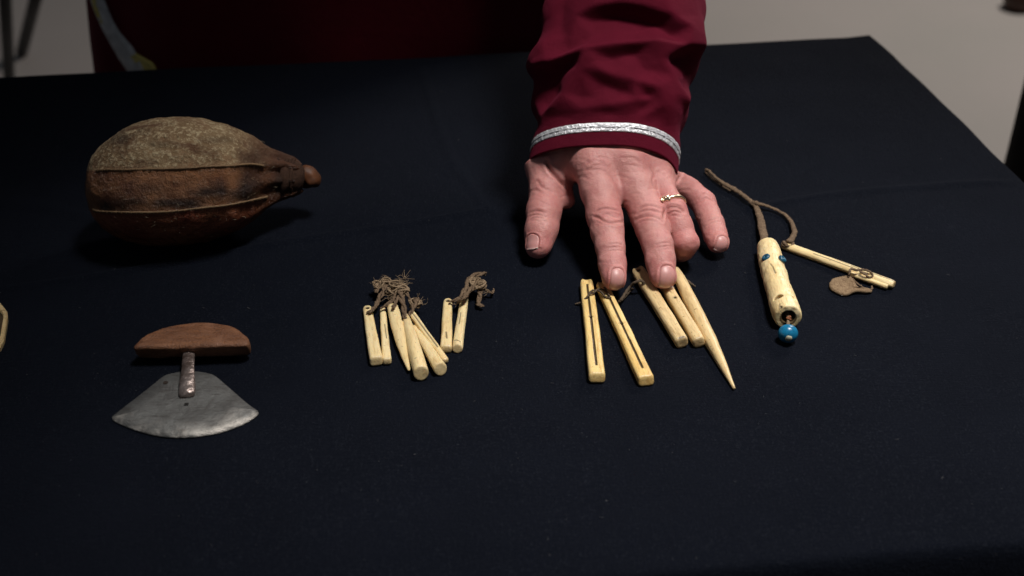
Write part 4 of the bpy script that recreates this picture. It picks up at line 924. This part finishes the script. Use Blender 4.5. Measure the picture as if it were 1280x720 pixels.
V = V+Nn*disp[:, None]
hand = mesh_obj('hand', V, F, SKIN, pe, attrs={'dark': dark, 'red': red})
for nV, Fn, tv_ in nails: fixn(mesh_obj('fingernail', nV, Fn, nail_m, hand, attrs={'tip': tv_}))
# finger ring
gold = m_simple('pale_gold', (.98, .84, .60), .3, 1, var=.1, bmp=0)
ra_ = R_[1]-R_[0]; ra_ /= np.linalg.norm(ra_); rc = None
hp = hit(hb, 833, 249.5); tt = (hp-R_[0])@ra_; rc = R_[0]+ra_*tt; Rr = np.linalg.norm(hp-rc)+.0002
ringo = mesh_obj('finger_ring', *torus(rc, ra_, Rr+.0003, .0011, 48, 8, 1.0), gold, pe)
hb2 = BVHTree.FromPolygons([tuple(p) for p in V], F.tolist()); pet = []
for (x0, y0, x1, y1) in ((830.5, 249.5, 825, 247), (830.5, 249.5, 825.5, 251.8), (832, 249.2, 837.8, 246.3), (832, 249.2, 838.3, 250.8), (829.5, 249.3, 833.5, 249)):
    p0, p1 = hit(hb2, x0, y0, .0009), hit(hb2, x1, y1, .0009); q_ = [p0+(p1-p0)*t for t in (0, .35, .7, 1)]
    pet.append(tube(q_, [.0006, .0014, .0014, .0005], flat=.35, n=8, up=-ray(831, 249)))
mesh_obj('leaf_ornament', *join(pet), gold, ringo)

# ------------------------------------------------------------------ sleeve
nt_, nc = 170, 260; ts = np.linspace(0, .17, nt_); upn = np.cross((1, 0, 0), adir); upn /= np.linalg.norm(upn)
if upn[2] < 0: upn = -upn
V = np.zeros((nt_, nc, 3)); UV = []
for i, t in enumerate(ts):
    c0 = Hc+adir*t; row = proj(c0)[1]; dist = (c0-CAM)@FWD
    xl = np.interp(row, [a[0] for a in silL], [a[1] for a in silL]); xr = np.interp(row, [a[0] for a in silR], [a[1] for a in silR])
    cx = ((xl+xr)/2-640)/FPX*dist; hw = (xr-xl)/2/FPX*dist; hh = .0365+.0195*min(1, t/.10)
    ph = np.arange(nc)*2*math.pi/nc; e = 2.25
    cs, sn = np.cos(ph), np.sin(ph); rr = (np.abs(cs)**e+np.abs(sn)**e)**(-1/e)
    pt = np.outer(-.010*np.clip(cs, 0, 1)**3*max(0, 1-t/.06), adir)+np.outer(cs*rr*hw, (1, 0, 0))+np.outer(sn*rr*hh, upn); V[i] = np.array([cx, c0[1], c0[2]])+pt
V = V.reshape(-1, 3)
F = np.array([(i*nc+j, i*nc+(j+1) % nc, (i+1)*nc+(j+1) % nc, (i+1)*nc+j) for i in range(nt_-1) for j in range(nc)])
Nn = vnormals(V, F)
axp = np.repeat(ts, nc); ctr = V.reshape(nt_, nc, 3).mean(1).repeat(nc, 0)
if ((V-ctr)*Nn).sum(1).mean() < 0: Nn = -Nn
facing = np.clip((Nn@(-ray(770, 100)))*1.6+.1, 0, 1)
pp = proj(V); q = np.c_[pp, np.zeros(len(pp))]
Z8 = lambda X_, Y_: (620+X_/3.273, Y_/3.273, 0)
def fold(pts, amp, wd, peak=True, fade=22):
    ln = catmull([Z8(*p) for p in pts], 8); d = seg_dist(q, ln)
    e0 = np.minimum(np.linalg.norm(q-ln[0], axis=1), np.linalg.norm(q-ln[-1], axis=1))
    f = np.exp(-(np.sqrt(d*d+2.2)-1.48)/wd) if peak else np.exp(-(d/wd)**2); return amp*f
from mathutils.geometry import delaunay_2d_cdt
LN = [  # fold lines of the cloth and their heights in mm
 [(140, 295, 8), (240, 262, 9), (370, 212, 11), (480, 192, 10), (640, 175, 11), (740, 188, 10), (832, 192, 9)],
 [(370, 212, 11), (345, 290, 8), (290, 385, 6), (230, 445, 5), (190, 480, 3)],
 [(370, 212, 11), (405, 265, 8), (440, 300, 8), (480, 318, 7), (560, 338, 7), (640, 362, 8), (700, 398, 7), (752, 405, 8)],
 [(200, 475, 3), (350, 455, 4), (450, 438, 5), (560, 415, 5), (640, 400, 4)],
 [(640, 362, 8), (665, 430, 6), (700, 500, 4), (722, 560, 1)],
 [(640, 175, 11), (665, 250, 8), (705, 320, 7), (752, 405, 8)],
 [(330, 70, 3), (400, 30, 4), (500, 15, 4), (600, 32, 5), (700, 72, 8), (760, 115, 9), (810, 155, 9), (832, 192, 9)],
 [(215, -60, 5), (210, 60, 6), (195, 150, 5), (140, 295, 8)],
 [(150, 600, 0), (200, 560, 0), (300, 520, 0), (430, 500, 0), (560, 515, 0), (660, 560, 0), (735, 640, 0)]]
PTS = [(150, 400, 1), (150, 500, 0), (175, 325, -2), (250, 312, -3), (320, 262, 0), (235, 375, -4), (205, 430, -2), (440, 352, 1.5), (530, 385, 1), (615, 398, 1.5),
 (300, 488, 0), (450, 466, 0), (600, 450, 0), (540, 462, 3), (600, 482, 3), (560, 480, 0), (640, 510, -1), (680, 560, -1), (720, 245, 0), (790, 222, -1), (795, 310, -3), (770, 365, -.5),
 (470, 245, 3), (560, 225, 3.5), (600, 290, 3), (300, 215, 2), (400, 150, -1), (500, 122, -2), (600, 130, -2), (710, 155, 1), (380, 75, -3), (480, 55, -5.5), (580, 68, -5), (660, 100, -2),
 (265, 100, 0), (280, 0, 0), (150, 100, 0), (160, 0, 0), (200, -150, 4), (400, -150, 0), (600, -150, 6), (800, -150, 0), (850, 60, 3), (860, 260, 2), (830, 350, -1), (770, 470, 2), (750, 560, 0),
 (880, -150, 0), (-100, -300, 0), (1200, -300, 0), (-100, 800, 0), (1200, 800, 0), (400, 400, 2), (340, 400, 2)]
vv, hts, ed = [], [], []
def addv(x, y, h_):
    for k, (a_, c_) in enumerate(vv):
        if abs(a_-x)+abs(c_-y) < 1: return k
    vv.append((x, y)); hts.append(h_); return len(vv)-1
for l_ in LN:
    ids = [addv(*p) for p in l_]; ed += list(zip(ids[:-1], ids[1:]))
for p in PTS: addv(*p)
dv = delaunay_2d_cdt([Vector(p) for p in vv], ed, [], 0, .01)
ov = np.array([tuple(p) for p in dv[0]]); oh = np.array([hts[o_[0]] if len(o_) else 0 for o_ in dv[3]], float)
fb = BVHTree.FromPolygons([(p[0]/100, p[1]/100, h_/10) for p, h_ in zip(ov, oh)], [tuple(f) for f in dv[2]])
hgt = np.zeros(len(V))
for i, (x_, y_) in enumerate(pp):
    if facing[i] <= 0: continue
    h = fb.ray_cast(Vector(((x_-620)*3.273/100, y_*3.273/100, 9)), Vector((0, 0, -1)))
    if h[0]: hgt[i] = h[0].z/100*1.2
hg = (hgt*facing).reshape(nt_, nc)
for _ in range(3):
    hg = .5*hg+.25*(np.roll(hg, 1, 1)+np.roll(hg, -1, 1)); t2 = hg.copy(); t2[1:-1] = .5*hg[1:-1]+.25*(hg[2:]+hg[:-2]); hg = t2
hgt = hg.ravel()
hem = np.clip((axp-.012)/.018, 0, 1); hem = hem*hem*(3-2*hem)
back = .004*np.sin(axp*190+2*vnoise(V, 18, 3))*(1-facing)
V = V+Nn*((hgt+back*.5-.001)*hem+.0004*vnoise(V, 60, 4)+.0006*hem*vnoise(V, 26, 8))[:, None]
Vg = V.reshape(nt_, nc, 3)
# continue over the elbow to the shoulder (outside the picture)
last = Vg[-1]; lc = last.mean(0); ext = []
for k, (c0, r_) in enumerate((((.085, .27, .20), 1.0), ((.09, .33, .27), 1.02), ((.085, .40, .37), 1.05), ((.07, .48, .46), 1.15), ((.03, .56, .53), 1.3))):
    c0 = np.array(c0); o_ = (last-lc); tl = rad([0, 5, 10, 8, 0][k]); ext.append(c0+o_*r_)
Vall = np.vstack([V]+ext); tot_rows = nt_+len(ext)
Fall = [(i*nc+j, i*nc+(j+1) % nc, (i+1)*nc+(j+1) % nc, (i+1)*nc+j) for i in range(tot_rows-1) for j in range(nc)]
sl_o = mesh_obj('sleeve', Vall, Fall, MAROON, pe); fixn(sl_o)
md = sl_o.modifiers.new('thickness', 'SOLIDIFY'); md.thickness = .0016; md.offset = -1
# silver trim: two ribbons round the cuff, just proud of the cloth
SIL, nt, b = mat('silver_ribbon'); v = coords(nt); n1 = noise(nt, v, 600, 3, .7); n2 = noise(nt, v, 180, 3)
c = mix(nt, ramp(nt, n1, [(.35, (0, 0, 0)), (.6, (1, 1, 1))]), (.62, .63, .68), (.97, .97, 1)); L(nt, c, b.inputs['Base Color']); P_(b, Metallic=.45, Roughness=.3); bump(nt, b, mth(nt, 'ADD', n1, n2), .0010, .9)
def band(t0, t1, lift, name, m, sub=4):
    rows = np.linspace(t0, t1, sub); Vb = []
    for k, t in enumerate(rows):
        f = t/.17*(nt_-1); i = int(f); a_ = Vg[i]*(1-(f-i))+Vg[i+1]*(f-i); c0 = a_.mean(0); d_ = a_-c0; d_ /= np.linalg.norm(d_, axis=1)[:, None]
        Vb.append(a_+d_*(lift if 0 < k < sub-1 else lift*.7)+d_*(.00015*rng.normal(size=nc))[:, None])
    Vb = np.vstack(Vb); Fb = [(i*nc+j, i*nc+(j+1) % nc, (i+1)*nc+(j+1) % nc, (i+1)*nc+j) for i in range(sub-1) for j in range(nc)]
    o = mesh_obj(name, Vb, Fb, m, pe); fixn(o); md = o.modifiers.new('thickness', 'SOLIDIFY'); md.thickness = .0003; md.offset = -1; return o
band(.0086, .0143, .0004, 'silver_trim', SIL, 8); SIL2 = m_simple('tarnished_silver_line', (.20, .20, .22), .4, .6, bmp=0)
band(.0111, .0118, .0006, 'trim_line', SIL2, 4)
# parka body behind the table
zs = np.array([-.70, -.5, -.3, -.15, -.05, 0, .03, .06, .1, .2, .3, .4, .48, .54, .58, .62]); nn = 160
hwz = np.interp(zs, [-.7, -.1, .05, .3, .5, .58, .62], [.32, .295, .28, .26, .23, .15, .07]); hdz = np.interp(zs, [-.7, 0, .4, .58, .62], [.17, .15, .13, .09, .06])
PCX, PCY = -.150, .575; ph = np.arange(nn)*2*math.pi/nn; V = []
for zz, hw, hd in zip(zs, hwz, hdz):
    fo = 1+.10*np.sin(ph*11+1)*np.clip((.3-zz)/.5, 0, 1)+.03*np.sin(ph*5+2); V.append(np.c_[PCX+hw*np.cos(ph), PCY+hd*np.sin(ph)*fo, np.full(nn, zz)])
V.append(np.array([[PCX, PCY, .625]])); V = np.vstack(V); m_ = len(zs)
F = [(i*nn+j, i*nn+(j+1) % nn, (i+1)*nn+(j+1) % nn, (i+1)*nn+j) for i in range(m_-1) for j in range(nn)]+[((m_-1)*nn+j, (m_-1)*nn+(j+1) % nn, m_*nn) for j in range(nn)]
o = mesh_obj('parka', V, F, PARKA, pe); fixn(o)
bb = BVHTree.FromPolygons([tuple(p) for p in V], F)
def strip(pts, widths, name, m):
    L_, R2 = [], []; pc_ = catmull([(x, y, 0) for x, y in pts], 8); wd_ = np.interp(np.linspace(0, 1, len(pc_)), np.linspace(0, 1, len(widths)), widths)
    tg = np.gradient(pc_, axis=0); top_, bot_ = [], []
    for p, t, w_ in zip(pc_, tg, wd_):
        nv_ = np.array([t[1], -t[0]]); nv_ /= np.linalg.norm(nv_)
        for sg in (-1, -.4, .4, 1):
            h = hit(bb, p[0]+nv_[0]*w_/2*sg, p[1]+nv_[1]*w_/2*sg, .003)
            if h is None: h = top_[-1]
            top_.append(h); bot_.append(h+np.array([0, .003, 0]))
    k = len(pc_); V_ = np.array(top_+bot_); K0 = 4*k; F_ = []
    for i in range(k-1):
        for j in range(3): a_ = i*4+j; F_ += [(a_, a_+1, a_+5, a_+4), (K0+a_+4, K0+a_+5, K0+a_+1, K0+a_)]
        F_ += [(i*4, i*4+4, K0+i*4+4, K0+i*4), (i*4+3, K0+i*4+3, K0+i*4+7, i*4+7)]
    return mesh_obj(name, V_, F_, m, pe)
YEL = m_simple('yellow_ribbon', (.85, .68, .18), .6, var=.3); GRY = m_simple('silver_grey_ribbon', (.85, .82, .80), .5, var=.45, sc=90)
strip([(122, -10), (127, 6), (136, 28), (146, 46), (160, 66), (176, 92)], [15, 16, 16, 17, 22, 18], 'parka_trim', GRY)
strip([(119, -8), (123, 10), (130, 28)], [5, 5, 3], 'parka_trim', YEL)
strip([(168, 68), (180, 78), (190, 84), (196, 92)], [8, 13, 12, 8], 'parka_trim', YEL)

# ------------------------------------------------------------------ lint on the cloth
fs = []
for _ in range(130):
    x, y = rng.uniform(0, 1280), rng.uniform(70, 700); c0 = at(x, y, 0); zz = zc(c0[0], c0[1])
    if abs(c0@ux) > .37 and c0@ux > 0: continue
    c0[2] = zz+.00025; a_ = rng.uniform(0, 6.28); l_ = rng.uniform(.0002, .0007) if rng.random() < .9 else rng.uniform(.0012, .003); dd = np.array([math.cos(a_), math.sin(a_), 0])
    fs.append(tube([c0, c0+dd*l_*.5+np.array([0, 0, .0003]), c0+dd*l_+rng.normal(size=3)*[.0004, .0004, 0]], .00011, n=3))
tag(mesh_obj('lint', *join(fs), m_simple('pale_lint', (.14, .14, .15), .9, bmp=0), None), 'tiny pale lint specks scattered over the black cloth', 'lint', kind='stuff')
